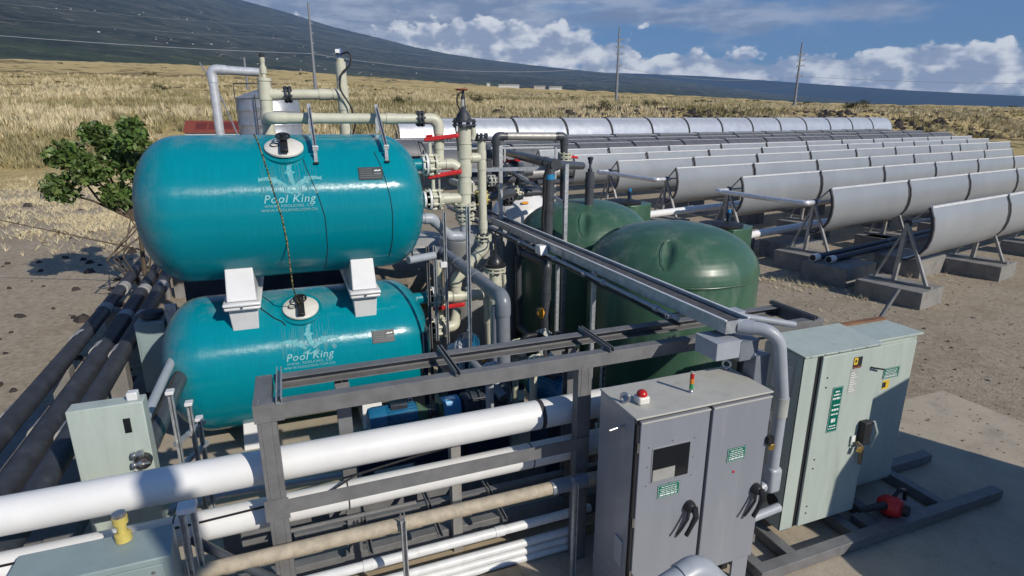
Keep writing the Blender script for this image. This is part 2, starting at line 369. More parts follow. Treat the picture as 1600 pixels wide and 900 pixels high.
def thing(name, loc, label, cat, group=None):
    o = bpy.data.objects.new(name, None); COL.objects.link(o); o.location = loc; o.empty_display_size = .1; WL[o] = V3(loc)
    return tag(o, label, cat, group)
def copy_tree(o, parent=None):
    c = o.copy(); COL.objects.link(c)
    if parent is not None: c.parent = parent
    for ch in list(o.children): copy_tree(ch, c)
    return c
def flange_mb(mb, p, axis, r, t=.05):
    d = V3(axis).normalized(); p = V3(p); x, y, _ = frame_of(d)
    for s in (-1, 1): mb.cyl(p + d * (s * t * .5 - t * .22), p + d * (s * t * .5 + t * .22), r * 1.62, 20)
    for k in range(8):
        q = p + (x * math.cos(k * math.pi / 4 + .2) + y * math.sin(k * math.pi / 4 + .2)) * r * 1.38
        mb.cyl(q - d * t * 1.15, q + d * t * 1.15, r * .13 + .004, 6)
    return mb
def pipe(name, label, cat, pts, r, mat, rb=None, group=None, elbows=True, couplings=(), flanges=(), fmat='beige_pvc', emat=None, n=16):
    rb = rb or r * 1.6
    o = tag(MB().tube(pts, r, n, rb=rb).build(name, mat), label, cat, group)
    pts = [V3(p) for p in pts]
    if elbows:
        for i in range(1, len(pts) - 1):
            a = (pts[i - 1] - pts[i]).normalized(); b = (pts[i + 1] - pts[i]).normalized()
            if a.angle(b) > 3.0: continue
            e = rb / math.tan(a.angle(b) / 2) + r * .9
            MB().tube([pts[i] + a * e, pts[i], pts[i] + b * e], r * 1.13, n, rb=rb).build('elbow', emat or mat, o)
    for (i, t) in couplings:
        p = pts[i].lerp(pts[i + 1], t); d = (pts[i + 1] - pts[i]).normalized()
        MB().cyl(p - d * r * 1.0, p + d * r * 1.0, r * 1.12, n).build('coupling', emat or mat, o)
    for (i, t) in flanges:
        p = pts[i].lerp(pts[i + 1], t); flange_mb(MB(), p, pts[i + 1] - pts[i], r).build('flange', fmat, o)
    return o
def c_section(h, wd, t):                 # opening towards +x of the section
    return [(0, 0), (wd, 0), (wd, t), (t, t), (t, h - t), (wd, h - t), (wd, h), (0, h)]
def strut_section(a=.041, t=.0035, lip=.009):
    return [(0, 0), (a, 0), (a, a), (a - lip, a), (a - lip, a - t), (a - t, a - t), (a - t, t), (t, t), (t, a - t), (lip, a - t), (lip, a), (0, a)]
def strut(mb, a, b, ux, uy):
    a, b = V3(a), V3(b); ux, uy = V3(ux).normalized(), V3(uy).normalized()
    return mb.prism(strut_section(), a - ux * .0205, ux, uy, b - a)

# ------------------------------------------------------------------ terrain
def lerp_tab(tab, x):
    return float(np.interp(x, [t[0] for t in tab], [t[1] for t in tab]))
# skyline tables: bearing from the camera axis in degrees -> tangent of elevation
def sl(n): return (0, .0)
FIELD = [(-47.41, 0.0735), (-39.7, 0.0791), (-31.96, 0.0823), (-26.07, 0.0828), (-20.06, 0.0801), (-11.82, 0.072), (-5.99, 0.0662), (0.0, 0.0587), (6.01, 0.0544), (11.9, 0.0486), (20.29, 0.0391), (25.46, 0.0322), (32.44, 0.0267), (40.31, 0.0218), (49.42, 0.0166)]
MOUNT = [(-48.78, 0.2563), (-40.86, 0.2693), (-37.85, 0.2546), (-30.74, 0.2213), (-26.61, 0.1982), (-23.5, 0.1757), (-20.1, 0.1635), (-15.99, 0.1448), (-11.63, 0.1299), (-8.8, 0.1188), (-5.91, 0.11), (-2.38, 0.1018), (2.98, 0.0911), (8.9, 0.0804), (11.81, 0.0758), (17.48, 0.0616), (22.85, 0.0467), (27.85, 0.036), (32.44, 0.0267), (40.37, 0.0164), (49.54, 0.0067)]
RIDGE = [(-11.75, 0.0931), (-0.0, 0.0853), (5.96, 0.0829), (11.8, 0.0787), (17.42, 0.073), (22.74, 0.0642), (27.7, 0.0555), (32.26, 0.0471), (40.17, 0.0349), (46.62, 0.0245), (54.1, 0.012)]
BERM = [(-48.23, 0.0062), (-32.59, 0.0104), (-12.0, 0.02), (11.98, 0.026), (32.52, 0.0181), (49.48, 0.0113)]
def row_n(x, y): return -.208 * x + .978 * y
def sm(a, b, x):
    t = min(1, max(0, (x - a) / (b - a))); return t * t * (3 - 2 * t)
def plane_z(x, y):
    n = row_n(x, y); return .036 * max(0, min(n, 60) - 9.5)
def berm_r(a):
    nf = max(.24, row_n(math.sin(R(a + YAW)), math.cos(R(a + YAW)))); return 41 / nf, 41 / nf * 1.75
def field_z(r, a):
    x = r * math.sin(R(a + YAW)); y = r * math.cos(R(a + YAW)); z0 = plane_z(x, y)
    r0, r1 = berm_r(a)
    if r <= r0: return z0
    tb = lerp_tab(BERM, a); tf = lerp_tab(FIELD, a)
    if r < r1: return z0 + (CAMZ + r1 * tb - z0) * sm(r0, r1, r)
    k = math.log(r / r1) / math.log(620 / r1)
    return CAMZ + r * (tb + (tf - tb) * min(1, k) ** .8)
def far_z(r, a, tab, r0, r1, t0):
    k = min(1, math.log(max(r, r0) / r0) / math.log(r1 / r0)); t = t0 + (lerp_tab(tab, a) - t0) * (k ** .95)
    return max(-30, CAMZ + min(r, r1) * t - max(0, r - r1) * .5)
def polar(name, mat, angles, radii, fz, noise_amp=0, kind='structure'):
    vs = []; N = len(angles)
    for r in radii:
        for a in angles:
            z = fz(r, a)
            vs.append((r * math.sin(R(a + YAW)), r * math.cos(R(a + YAW)), z))
    v = np.array(vs)
    if noise_amp:
        from mathutils import noise as mn
        for i in range(len(v)):
            rr = math.hypot(v[i, 0], v[i, 1]); am = noise_amp(rr)
            if am: v[i, 2] += am * (mn.fractal((v[i, 0] * 5.5 / rr * 12, v[i, 1] * 5.5 / rr * 12, math.log(rr) * 9), .9, 2, 5))
    mb = MB(); mb.v = [tuple(q) for q in v]
    M = len(radii)
    mb.f = [(i * N + j, i * N + j + 1, (i + 1) * N + j + 1, (i + 1) * N + j) for i in range(M - 1) for j in range(N - 1)]
    me = bpy.data.meshes.new(name); me.from_pydata(mb.v, [], mb.f); me.polygons.foreach_set('use_smooth', [True] * len(me.polygons)); me.materials.append(MATS[mat])
    o = bpy.data.objects.new(name, me); COL.objects.link(o); o['kind'] = kind
    return o
angs = [-180 + 6 * i for i in range(21)] + [-58 + .4 * i for i in range(291)] + [60 + 6 * i for i in range(21)]
polar('ground', 'gravel', angs, [.01] + list(np.geomspace(2, 39, 26)), lambda r, a: plane_z(r * math.sin(R(a + YAW)), r * math.cos(R(a + YAW))) - .012)
polar('dry_field', 'field', angs, list(np.geomspace(38, 640, 120)) + [700, 900], lambda r, a: field_z(min(r, 640), a) - (0 if r < 650 else 12), lambda r: .28 * sm(48, 160, r) * (1 + r / 260))
angm = [-75 + .35 * i for i in range(429)]
polar('mountain', 'mountain', angm, list(np.geomspace(900, 11000, 70)) + [11800, 14000], lambda r, a: far_z(r, a, MOUNT, 900, 11000, .0), lambda r: r * .0016 if r < 11000 else 0)
polar('distant_ridge', 'ridge', angm, list(np.geomspace(12500, 16000, 12)) + [16800], lambda r, a: far_z(r, a, RIDGE, 12500, 16000, -.004))

# ------------------------------------------------------------------ haze
hm_ = bpy.data.materials.new('haze'); hm_.use_nodes = True; HT = NT(hm_.node_tree); HT.n.clear()
pv = HT.new('ShaderNodeVolumePrincipled'); pv.inputs['Color'].default_value = (.32, .56, 1.0, 1); pv.inputs['Density'].default_value = HAZE; pv.inputs['Anisotropy'].default_value = .0
ho = HT.new('ShaderNodeOutputMaterial'); HT.l.new(pv.outputs[0], ho.inputs['Volume']); MATS['haze'] = hm_
hz_ob = MB().box(-17500, 17500, -17500, 17500, -45, 4300).build('haze', 'haze'); hz_ob['kind'] = 'stuff'

# ------------------------------------------------------------------ grass, bushes, rocks
def pos(r, a, dz=0): return Vector((r * math.sin(R(a + YAW)), r * math.cos(R(a + YAW)), field_z(r, a) + dz))
def tufts(name, mat, n, seed, hmin, hmax, thr):
    from mathutils import noise as mn
    g = np.random.default_rng(seed); V = []; nb = 9; cnt = 0
    while cnt < n:
        a = g.uniform(-46, 46); q0 = berm_r(a)[0] * 1.12; r = q0 * (max(330, q0 * 2.2) / q0) ** (g.random() ** 1.25)
        p = pos(r, a)
        if mn.noise((p.x * .035, p.y * .035, seed)) + mn.noise((p.x * .2, p.y * .2, seed)) * .6 < thr: continue
        cnt += 1
        sc_ = .6 + r / 240; h = g.uniform(hmin, hmax) * (.8 + r / 500)
        for k in range(nb):
            t = g.uniform(0, 6.283); lean = g.uniform(.15, .75) * h; wd = .055 * sc_ + .05 * h * .5
            ca, sa = math.cos(t), math.sin(t); q = g.normal(0, .16 * h, 2)
            V += [(p.x + q[0] - sa * wd, p.y + q[1] + ca * wd, p.z - .1), (p.x + q[0] + sa * wd, p.y + q[1] - ca * wd, p.z - .1), (p.x + q[0] + ca * lean, p.y + q[1] + sa * lean, p.z + h * g.uniform(.6, 1.1))]
    V = np.array(V, dtype=np.float32); me = bpy.data.meshes.new(name); nv = len(V)
    me.vertices.add(nv); me.vertices.foreach_set('co', V.ravel()); me.loops.add(nv); me.loops.foreach_set('vertex_index', np.arange(nv, dtype=np.int32))
    me.polygons.add(nv // 3); me.polygons.foreach_set('loop_start', np.arange(0, nv, 3, dtype=np.int32)); me.update(); me.validate()
    me.materials.append(MATS[mat]); o = bpy.data.objects.new(name, me); COL.objects.link(o); o['kind'] = 'stuff'; return o
tufts('dry_grass', 'dry_blade', 15000, 3, .45, 1.0, .02)
tufts('olive_grass', 'dry_blade_olive', 8000, 5, .5, 1.1, .06)
def rocks(name, n, seed, mat, r0, r1, a0, a1, s0, s1, zf, shift=0):
    g = np.random.default_rng(seed); mb = MB()
    for _ in range(n):
        a = g.uniform(a0, a1); q0, q1 = berm_r(a) if r0 == 0 else (r0, r1); q0, q1 = (q0 * 1.08, q1 * .95) if r0 == 0 else (q0, q1); r = q0 * (q1 / q0) ** g.random(); p = Vector((r * math.sin(R(a + YAW)), r * math.cos(R(a + YAW)), zf(r, a))); s = g.uniform(s0, s1) * (1 if g.random() > .1 else 2)
        k = 6; ring = [(p.x + math.cos(6.283 * j / k) * s * g.uniform(.6, 1.2), p.y + math.sin(6.283 * j / k) * s * g.uniform(.6, 1.2), p.z - s * .1) for j in range(k)]
        rt = [(p.x + (q[0] - p.x) * g.uniform(.4, .8), p.y + (q[1] - p.y) * g.uniform(.4, .8), p.z + s * g.uniform(.35, .8)) for q in ring]
        mb.add(ring + rt, [(j, (j + 1) % k, k + (j + 1) % k, k + j) for j in range(k)] + [tuple(range(k, 2 * k))])
    return mb.build(name, mat, kind='stuff', sharp=20)
rocks('lava_rocks', 2600, 11, 'lava', 0, 82, -4, 46, .14, .5, field_z)
gz = lambda r, a: plane_z(r * math.sin(R(a + YAW)), r * math.cos(R(a + YAW))) - .015
rocks('gravel_stones', 2600, 12, 'stone', 9, 26, 2, 46, .010, .03, gz)
def leaf_cloud(mb, c, rad, n, g, ls, squash=.8):
    for _ in range(n):
        d = g.normal(size=3); d /= np.linalg.norm(d); q = g.random() ** .45
        p = Vector((c[0] + d[0] * rad * q, c[1] + d[1] * rad * q, c[2] + d[2] * rad * q * squash))
        u = Vector(g.normal(size=3)).normalized(); v = u.cross(Vector(g.normal(size=3))).normalized(); s = ls * g.uniform(.6, 1.3)
        mb.add([p - u * s, p + v * s * .42, p + u * s, p - v * s * .42], [(0, 1, 2, 3)])
def bush(r, a, h, label, seed):
    g = np.random.default_rng(seed); p = pos(r, a); t = thing('bush', p, label, 'bush', 'dark bushes out in the dry grass')
    m = MB()
    for _ in range(9):
        leaf_cloud(m, (p.x + g.normal() * h * .75, p.y + g.normal() * h * .5, p.z + h * g.uniform(.3, .75)), h * g.uniform(.3, .5), 60, g, h * .085, .7)
    m.build('crown', 'bush_leaf', t)
    s = MB()
    for _ in range(6): s.tube([p, p + Vector((g.normal() * h * .5, g.normal() * h * .4, h * .7))], .03 * h, 5)
    s.build('stem', 'bark', t)
for i, (px_a, r, h, lab) in enumerate([((-3.32,0.0456)[0], 120, 1.9, 'wide dark bush in the grass behind the valve with the red wheel'), ((8.42,0.0372)[0], 86, 1.6, 'low dark bush on the lava berm under the middle utility pole'),
        ((29.71,0.0353)[0], 150, 2.4, 'small rounded bush standing above the grass right of the right-hand utility pole'), ((-10.75,0.0469)[0], 105, 1.6, 'olive bush in the grass above the beige pipe elbow'),
        ((-30.06,0.0482)[0], 170, 1.8, 'dark bush in the pale grass at the far left'), ((-21.22,0.0612)[0], 150, 1.6, 'bush behind the small water tank roof'), ((13.11,0.0347)[0], 100, 1.3, 'scrubby bush right of the middle utility pole foot')]):
    bush(r, px_a, h, lab, 40 + i)

# tree at the left, behind the upper teal tank
def tree(name, base, label, seed, clumps, leafsz, nleaf, trunk_pts):
    g = np.random.default_rng(seed); t = thing(name, base, label, 'tree')
    m = MB()
    for pts, r in trunk_pts: m.tube(pts, r, 7, rr=[r * (1 - .6 * i / (len(pts) - 1)) for i in range(len(pts))])
    tr = m.build('trunk', 'bark', t)
    a = MB(); b = MB()
    for (c, rad) in clumps:
        leaf_cloud(a, c, rad, int(nleaf * rad * rad), g, leafsz); leaf_cloud(b, c, rad, int(nleaf * rad * rad * .6), g, leafsz)
    cr = a.build('crown', 'leaf', t, kind='stuff'); b.build('pale_leaves', 'leaf_light', cr, kind='stuff')
bx, by = -3.3, 15.0
g = np.random.default_rng(3); cl = []; tp = [([(bx, by, .1), (bx + .05, by, 1.2), (bx + .1, by, 2.3)], .07)]
for (px_, pz_, rr_) in [(-3.15, 4.05, .30), (-2.9, 3.75, .33), (-3.4, 3.6, .4), (-2.75, 3.3, .34), (-3.15, 3.2, .4), (-2.25, 3.55, .22), (-2.35, 3.3, .2), (-3.7, 3.9, .35), (-3.9, 3.2, .45), (-2.95, 2.8, .33), (-3.5, 2.6, .4), (-4.3, 3.5, .4), (-4.5, 2.8, .4), (-2.6, 2.75, .2)]:
    cl.append(((px_, by + g.normal() * .25, pz_), rr_)); tp.append(([(bx + .1, by, 2.0), (bx * .4 + px_ * .6, by + .1, 2.5), (px_, by, pz_ - .1)], .035))
for k in range(9): tp.append(([(bx, by, .4), (bx + g.normal() * .5, by + g.normal() * .4, 1.3), (bx + g.normal() * 1.1, by + g.normal() * .5, 2.3)], .022))
tree('leafy_tree', (bx, by, .1), 'bushy green tree with bare lower twigs left of the upper teal tank', 9, cl, .085, 1900, tp)
hb = np.random.default_rng(77); b0 = None
for k in range(46):       # low scrub dotted over the far field
    a = hb.uniform(-44, 44); r_ = 190 + 380 * hb.random() ** 1.4; p = pos(r_, a); v_ = k % 4
    if k < 4:
        m = MB(); hgt = hb.uniform(1.1, 2.0)
        for _ in range(7): leaf_cloud(m, (hb.normal() * hgt * 1.1, hb.normal() * hgt * .6, hgt * hb.uniform(.2, .6)), hgt * hb.uniform(.35, .6), 45, hb, hgt * .14, .6)
        o = m.build('scrub_bush', 'bush_leaf', origin=(0, 0, 0), sharp=180)
        b0 = (b0 or []) + [o]
    else: o = b0[v_].copy(); COL.objects.link(o)
    o.location = p; o.rotation_euler = (0, 0, hb.uniform(0, 6)); o.scale = (hb.uniform(.7, 2.2),) * 2 + (hb.uniform(.6, 1.2),); tag(o, 'low dark scrub bush dotted far out in the dry field', 'bush', 'low scrub far out in the field')
# ------------------------------------------------------------------ distance: poles, wires, houses
def pole(px_a, tan_top, r, label, arms, rad=.42):
    b = pos(r, px_a, -.5); top = CAMZ + r * tan_top; t = thing('utility_pole', b, label, 'utility pole', 'tall poles of the power line across the field')
    m = MB(); m.tube([b, (b.x, b.y, top)], rad, 12, rr=[rad, rad * .45]); m.build('pole_shaft', 'pole_grey', t)
    ax = Vector((math.cos(R(-YAW + 8)), math.sin(R(-YAW + 8)), 0))
    out = []
    for (fr, ln) in arms:
        z = b.z + (top - b.z) * fr; c = Vector((b.x, b.y, z)); a = c - ax * ln * .45; e = c + ax * ln
        MB().bar(a, e + Vector((0, 0, .25)), .32, .32).build('crossarm', 'pole_grey', t)
        for q in (a, e): MB().cyl(q, q + Vector((0, 0, .45)), .07, 8).build('insulator', 'steel', t)
        out.append(c)
    return t, b, top
P1 = pole((-17.89,0.0549)[0], (-17.53,0.1774)[1], 150, 'grey utility pole rising in front of the mountain, leftmost of the three', [(.78, .5), (.68, .5), (.58, .5), (.48, .5)])
P2 = pole((9.76,0.046)[0], (9.81,0.1484)[1], 175, 'steel utility pole with four short crossarms near the middle of the skyline', [(.83, 1.5), (.74, 1.4), (.65, 1.4), (.50, 1.2)])
P3 = pole((25.05,0.0341)[0], (25.02,0.1159)[1], 190, 'steel utility pole with crossarms standing farthest right above the grass', [(.82, 1.6), (.73, 1.5), (.65, 1.5), (.50, 1.3)])
def wire(a, b, sag, label, r=.035):
    a, b = V3(a), V3(b); pts = [a.lerp(b, i / 24) - Vector((0, 0, sag * 4 * (i / 24) * (1 - i / 24))) for i in range(25)]
    tag(MB().tube(pts, r, 5).build('power_line', 'wire'), label, 'power line', 'wires strung between the utility poles')
def pt(P, fr): return (P[1].x, P[1].y, P[1].z + (P[2] - P[1].z) * fr)
LP = Vector(pos(150, -58)); RP = Vector(pos(240, 58))
for k, (f1, f2, f3, nm) in enumerate([(.48, .50, .50, 'lower thick'), (.30, .33, .36, 'lowest thin'), (.62, .65, .65, 'upper'), (.74, .74, .73, 'topmost')]):
    rr_ = .045 if k == 0 else .012
    wire((LP.x, LP.y, LP.z + 20 * f1 + 2), pt(P1, f1), 1.2, nm + ' wire running from the left edge to the leftmost pole', rr_)
    wire(pt(P1, f1), pt(P2, f2), 2.6, nm + ' wire slung between the leftmost and middle poles', rr_)
    wire(pt(P2, f2), pt(P3, f3), 2.2, nm + ' wire slung between the middle and right poles', rr_)
    wire(pt(P3, f3), (RP.x, RP.y, RP.z + 20 * f3), 2.0, nm + ' wire running right from the right-hand pole', rr_)
# pale houses scattered on the lower mountain slope
hm = MB().box(-8, 8, -6, 6, -4, 5.5); hm.prism([(-8.5, 0), (8.5, 0), (0, 4.2)], (0, -6.4, 5.5), (1, 0, 0), (0, 0, 1), (0, 12.8, 0))
h0 = None; hg = np.random.default_rng(21)
for k in range(150):
    a = hg.uniform(-46, 12) if k < 130 else hg.uniform(5, 40); fr = hg.random() ** 1.8
    r = 3000 * (1.0 + fr * 1.3)
    z = far_z(r, a, MOUNT, 900, 11000, .0); x, y = r * math.sin(R(a + YAW)), r * math.cos(R(a + YAW))
    if h0 is None:
        h0 = hm.build('house', 'light_house', origin=(0, 0, 0)); o = h0
    else: o = h0.copy(); COL.objects.link(o)
    o.location = (x, y, z + 6); s = hg.uniform(.16, .42); o.scale = (s * hg.uniform(.7, 1.7), s, s * .9); o.rotation_euler = (0, 0, hg.uniform(0, 3))
    tag(o, 'tiny pale house among the trees on the lower mountain slope', 'house', 'tiny houses scattered over the mountain slope')
for k, (px0, py0, wd, lab, mt) in enumerate([((-0.3,0.0626)[0], 134, 26, 'long white warehouse roof at the far edge of the field', 'light_house'), ((2.59,0.0596)[0], 136, 14, 'tan warehouse at the far edge of the field', 'warehouse'), ((4.09,0.0575)[0], 138, 16, 'small white-roofed shed right of the tan warehouse', 'light_house'),
                                            ((-2.22,0.0666)[0], 130, 4, 'tiny white hut left of the long white warehouse', 'light_house')]):
    r = 600; b = pos(r, px0, -4); ux = Vector((math.cos(R(-px0 - YAW)), math.sin(R(-px0 - YAW)), 0)); uy = Vector((-ux.y, ux.x, 0))
    t = thing('warehouse', b, lab, 'warehouse')
    MB().obox(b + Vector((0, 0, 4.0)), ux, uy, (0, 0, 1), wd / 2.6, 7, 2.0).build('wall', mt, t)
    MB().prism([(-7.5, 0), (7.5, 0), (0, 1.1)], b + Vector((0, 0, 6.0)) - ux * (wd / 2.6 + .3), uy, (0, 0, 1), ux * (wd / 1.3 + .6)).build('roof', 'warehouse', t)

# small corrugated water tank and red-roofed shed behind the teal tanks
t = thing('water_tank', (-.45, 28, .6), 'round corrugated metal water tank with conical roof behind the teal tanks', 'water tank')
Rt = 1.27; zt = (-0.86,26.8,5.18)[2]; z0_ = .6
m = MB(); pr = [(Rt, 0)]
for k in range(8):
    h0_ = (zt - z0_) * k / 8; h1_ = (zt - z0_) * (k + 1) / 8; pr += [(Rt, h0_ + .02), (Rt + .012, h0_ + .04), (Rt + .012, h0_ + .06), (Rt, h0_ + .08), (Rt, h1_)]
m.lathe(pr, (-.45, 28, z0_), n=48); m.build('wall', 'corrugated', t)
MB().lathe([(Rt + .05, -.03), (Rt + .05, 0), (.22, .42), (.2, .5), (0, .5)], (-.45, 28, zt), n=24).build('roof', 'corrugated', t, sharp=10)
for s in (-.16, .16): MB().cyl((-.75 + s, 26.68, z0_), (-.75 + s, 26.68, zt + .1), .025, 6).build('ladder_rail', 'rib_dark', t)
for k in range(12): MB().cyl((-.91, 26.68, z0_ + .3 + k * .35), (-.59, 26.68, z0_ + .3 + k * .35), .014, 6).build('rung', 'rib_dark', t)
MB().tube([(-1.7, 27.6, zt), (-1.7, 27.6, zt + .55), (-.3, 27.0, zt + .55), (-.3, 27, zt)], .02, 6).build('guard_rail', 'rib_dark', t)
t = thing('red_roof_shed', (-3.1, 32.6, .8), 'low white shed with sloping rust-red roof left of the corrugated tank', 'shed')
e0, e1 = (-4.39,32.0,3.78), (-2.02,32.0,3.77); d0_, d1_ = (-4.52,33.0,4.25), (-1.79,33.0,4.25)
xa, xb = e0[0], -1.2; ze, zr = e0[2], d0_[2] + .05
MB().box(xa + .05, xb, 32.1, 34.2, .5, ze - .02).build('wall', 'white_wall', t)
rf = MB().hexa([(xa, 32, ze - .05), (xb + .1, 32, ze - .05), (xb + .1, 33.2, zr - .05), (xa, 33.2, zr - .05), (xa, 32, ze), (xb + .1, 32, ze), (xb + .1, 33.2, zr), (xa, 33.2, zr)]).build('roof', 'red_roof', t)
for k in range(5):
    x0_ = xa + .50 + k * .57; f0, f1 = .2, .8
    za, zb = ze + (zr - ze) * f0 + .012, ze + (zr - ze) * f1 + .012
    MB().hexa([(x0_, 32 + 1.2 * f0, za - .03), (x0_ + .48, 32 + 1.2 * f0, za - .03), (x0_ + .48, 32 + 1.2 * f1, zb - .03), (x0_, 32 + 1.2 * f1, zb - .03), (x0_, 32 + 1.2 * f0, za), (x0_ + .48, 32 + 1.2 * f0, za), (x0_ + .48, 32 + 1.2 * f1, zb), (x0_, 32 + 1.2 * f1, zb)]).build('roof_panel', 'red_panel', rf)
for k in range(22):
    x0_ = xa + .1 + k * (xb - xa) / 22; MB().box(x0_, x0_ + .02, 32.085, 32.1, .5, ze - .06).build('siding_batten', 'white_wall', t)
t = tag(MB().tube([(-2.05,20.0,5.84), (-1.57,19.5,4.91), (-1.21,19.0,3.78)], .022, 6).build('leaning_stay', 'pole_grey'), 'thin leaning stay rod crossing the silver pipe', 'rod')
tag(MB().tube([(-2.56,60.0,9.87), (-2.55,60.0,7.17)], .10, 8).build('utility_pole', 'pole_grey'), 'short pale pole standing in the grass behind the corrugated tank', 'utility pole')

# ------------------------------------------------------------------ solar troughs
U = Vector((.978, .208, 0)).normalized(); NN = Vector((-.208, .978, 0)).normalized()
def trough_profile(kind):
    # (n offset from the top rim towards the back, z below the top rim)
    if kind == 'back':
        f = [(0.0, 0.0), (-.09, -.22), (-.135, -.47), (-.13, -.72), (-.065, -.96), (.07, -1.16), (.27, -1.30), (.50, -1.35)]
    else:
        f = [(1.25, .0), (.98, .02), (.70, -.06), (.45, -.22), (.24, -.46), (.10, -.75), (.03, -1.05), (.0, -1.32)]
    return f
def make_trough(kind, mat, ln=4.42, detail=True):
    pr_ = trough_profile(kind); th = .022
    if mat == 'trough_silver': pr_ = [(p[0] * 1.15, p[1] * 1.3) for p in pr_]
    t = thing('solar_trough', (0, 0, 0), '', 'solar collector')
    def off(i, d):
        a = Vector(pr_[max(i - 1, 0)]); b = Vector(pr_[min(i + 1, len(pr_) - 1)]); q = (b - a).normalized(); return (pr_[i][0] + q.y * d * -1, pr_[i][1] + q.x * d)
    inner = [off(i, th) for i in range(len(pr_))]
    poly = pr_ + inner[::-1]
    def P(p, s): return U * s + NN * p[0] + Vector((0, 0, p[1]))
    m = MB(); A_ = [P(p, 0) for p in poly]; B_ = [P(p, ln) for p in poly]; n = len(poly)
    m.add(A_ + B_, [(i, (i + 1) % n, n + (i + 1) % n, n + i) for i in range(n)] + [(i, i + 1, n - 2 - i, n - 1 - i) for i in range(len(pr_) - 1)] + [(n + i, n + n - 1 - i, n + n - 2 - i, n + i + 1) for i in range(len(pr_) - 1)])
    m.build('reflector_shell', mat, t, sharp=40)
    tp, bt = pr_[0], pr_[-1]
    for q in (tp, bt): MB().bar(P(q, -.005), P(q, ln + .005), .06, .05).build('rim', 'rim_aluminium' if kind == 'back' else mat, t)
    ctr = (.40, -.42) if kind == 'back' else (.75, -.8)
    for s in (-.02, ln + .02):
        e = MB()
        for i in range(len(inner) - 1): e.bar(P(inner[i], s), P(inner[i + 1], s), .075 if kind == 'back' else .10, .05)
        e.build('end_rib', 'rib_dark', t)
        a = MB(); a.bar(P(tp, s), P(ctr, s), .045, .03); a.bar(P(bt, s), P(ctr, s), .045, .03); a.build('end_brace', 'stand_steel', t)
    MB().cyl(P(ctr, -.06), P(ctr, ln + .06), .03, 8).build('receiver_tube', 'steel', t)
    if kind != 'back':
        for k in (1, 2, 3):
            r_ = MB()
            for i in range(len(pr_) - 1):
                a, b = P((pr_[i][0] - .0, pr_[i][1] + .004), ln * k / 4), P((pr_[i + 1][0], pr_[i + 1][1] + .004), ln * k / 4); r_.bar(a, b, .012, .012)
            r_.build('seam', 'rim_aluminium' if mat == 'trough_silver' else 'rib_dark', t)
        MB().bar(P((pr_[2][0], pr_[2][1] + .02), 0), P((pr_[2][0], pr_[2][1] + .02), ln), .03, .02).build('seam', 'rim_aluminium', t)
    return t
def make_stand(h):
    t = thing('trough_stand', (0, 0, 0), '', 'collector stand')
    c = NN * .40 + Vector((0, 0, h)); d = Vector((0, 0, 0))
    MB().bar(NN * .48 + Vector((0, 0, .0)), c, .10, .07).build('leg', 'stand_steel', t)
    MB().bar(NN * -.25 + Vector((0, 0, .0)), c, .085, .06).build('leg', 'stand_steel', t)
    MB().bar(NN * .95 + Vector((0, 0, .0)), c + Vector((0, 0, -.1)), .06, .045).build('leg', 'stand_steel', t)
    MB().bar(NN * -.35 + Vector((0, 0, .03)), NN * 1.05 + Vector((0, 0, .03)), .10, .05).build('base_plate', 'stand_steel', t)
    MB().lathe([(.09, -.02), (.09, .02)], c - U * .0, U, 12).build('pivot', 'rib_dark', t)
    return t
BLK = (MB().obox(NN * .35 + Vector((0, 0, -.2)), U, NN, (0, 0, 1), .55, .75, .2))
back0 = make_trough('back', 'trough_back'); flip0 = make_trough('flip', 'trough_silver'); dark0 = make_trough('flip', 'trough_dark')
stand0 = make_stand(1.45); used = set(); blk0 = BLK.build('footing_block', 'concrete_block', origin=(0, 0, 0), bevel=.012)
ORD = ['first', 'second', 'third', 'fourth', 'fifth', 'sixth', 'seventh', 'eighth', 'ninth', 'tenth', 'eleventh', 'twelfth', 'thirteenth', 'fourteenth']
ROW = ['nearest row', 'second row back', 'third row back', 'fourth row back', 'fifth row back', 'sixth row back', 'seventh row back', 'eighth row back', 'ninth row back', 'far silver row under the grassy berm', 'frontmost row at the right edge']
def place(src, p, label, group):
    o = src if src not in used else copy_tree(src); used.add(src); o.location = p; tag(o, label, o['category'] if 'category' in o else 'block', group); return o
def row(k, n, z_at, s0, count, src, kindname, stands=True):
    for i in range(count):
        s = s0 + i * 4.6; p = U * s + NN * n; z = z_at(s); p.z = z
        place(src, p, '%s trough, %s from the left in the %s' % (kindname, ORD[i], ROW[k]), 'solar troughs in the ' + ROW[k])
        if not stands: continue
        gz_ = plane_z(p.x, p.y); q = U * (s - .07) + NN * n
        bt = z - 1.87
        o = place(stand0, (q.x, q.y, bt), 'steel A-frame stand under the %s trough joint of the %s' % (ORD[i], ROW[k]), 'stands of the ' + ROW[k])
        b = place(blk0, (q.x, q.y, bt), 'grey concrete footing under the %s trough joint of the %s' % (ORD[i], ROW[k]), 'footings of the ' + ROW[k]); b['category'] = 'concrete block'
        b.scale = (1, 1, (bt - gz_ + .1) / .4)
for k in range(6):
    row(k, 8.8 + 2.95 * k, lambda s, k=k: 2.37 + .105 * k + (.004 * (s - 16.5) if k > 2 else 0), [16.45, 16.5, 16.75, 16.6, 16.7, 16.9][k], [5, 6, 7, 9, 10, 11][k], back0, 'grey-backed', k < 4)
row(10, 5.85, lambda s: 2.27, 15.35, 5, back0, 'grey-backed')
for k, n in ((6, 26.9), (7, 29.6), (8, 32.2)):
    row(k, n, lambda s, k=k: 3.05 + .14 * (k - 6) + .006 * (s - 16), [13.4, 13.8, 12.2][k - 6], 13, dark0, 'dark grey inverted', False)
row(9, 36.0, lambda s: 4.52 + .0072 * (s - 15), 14.9, 14, flip0, 'silver arched', False)
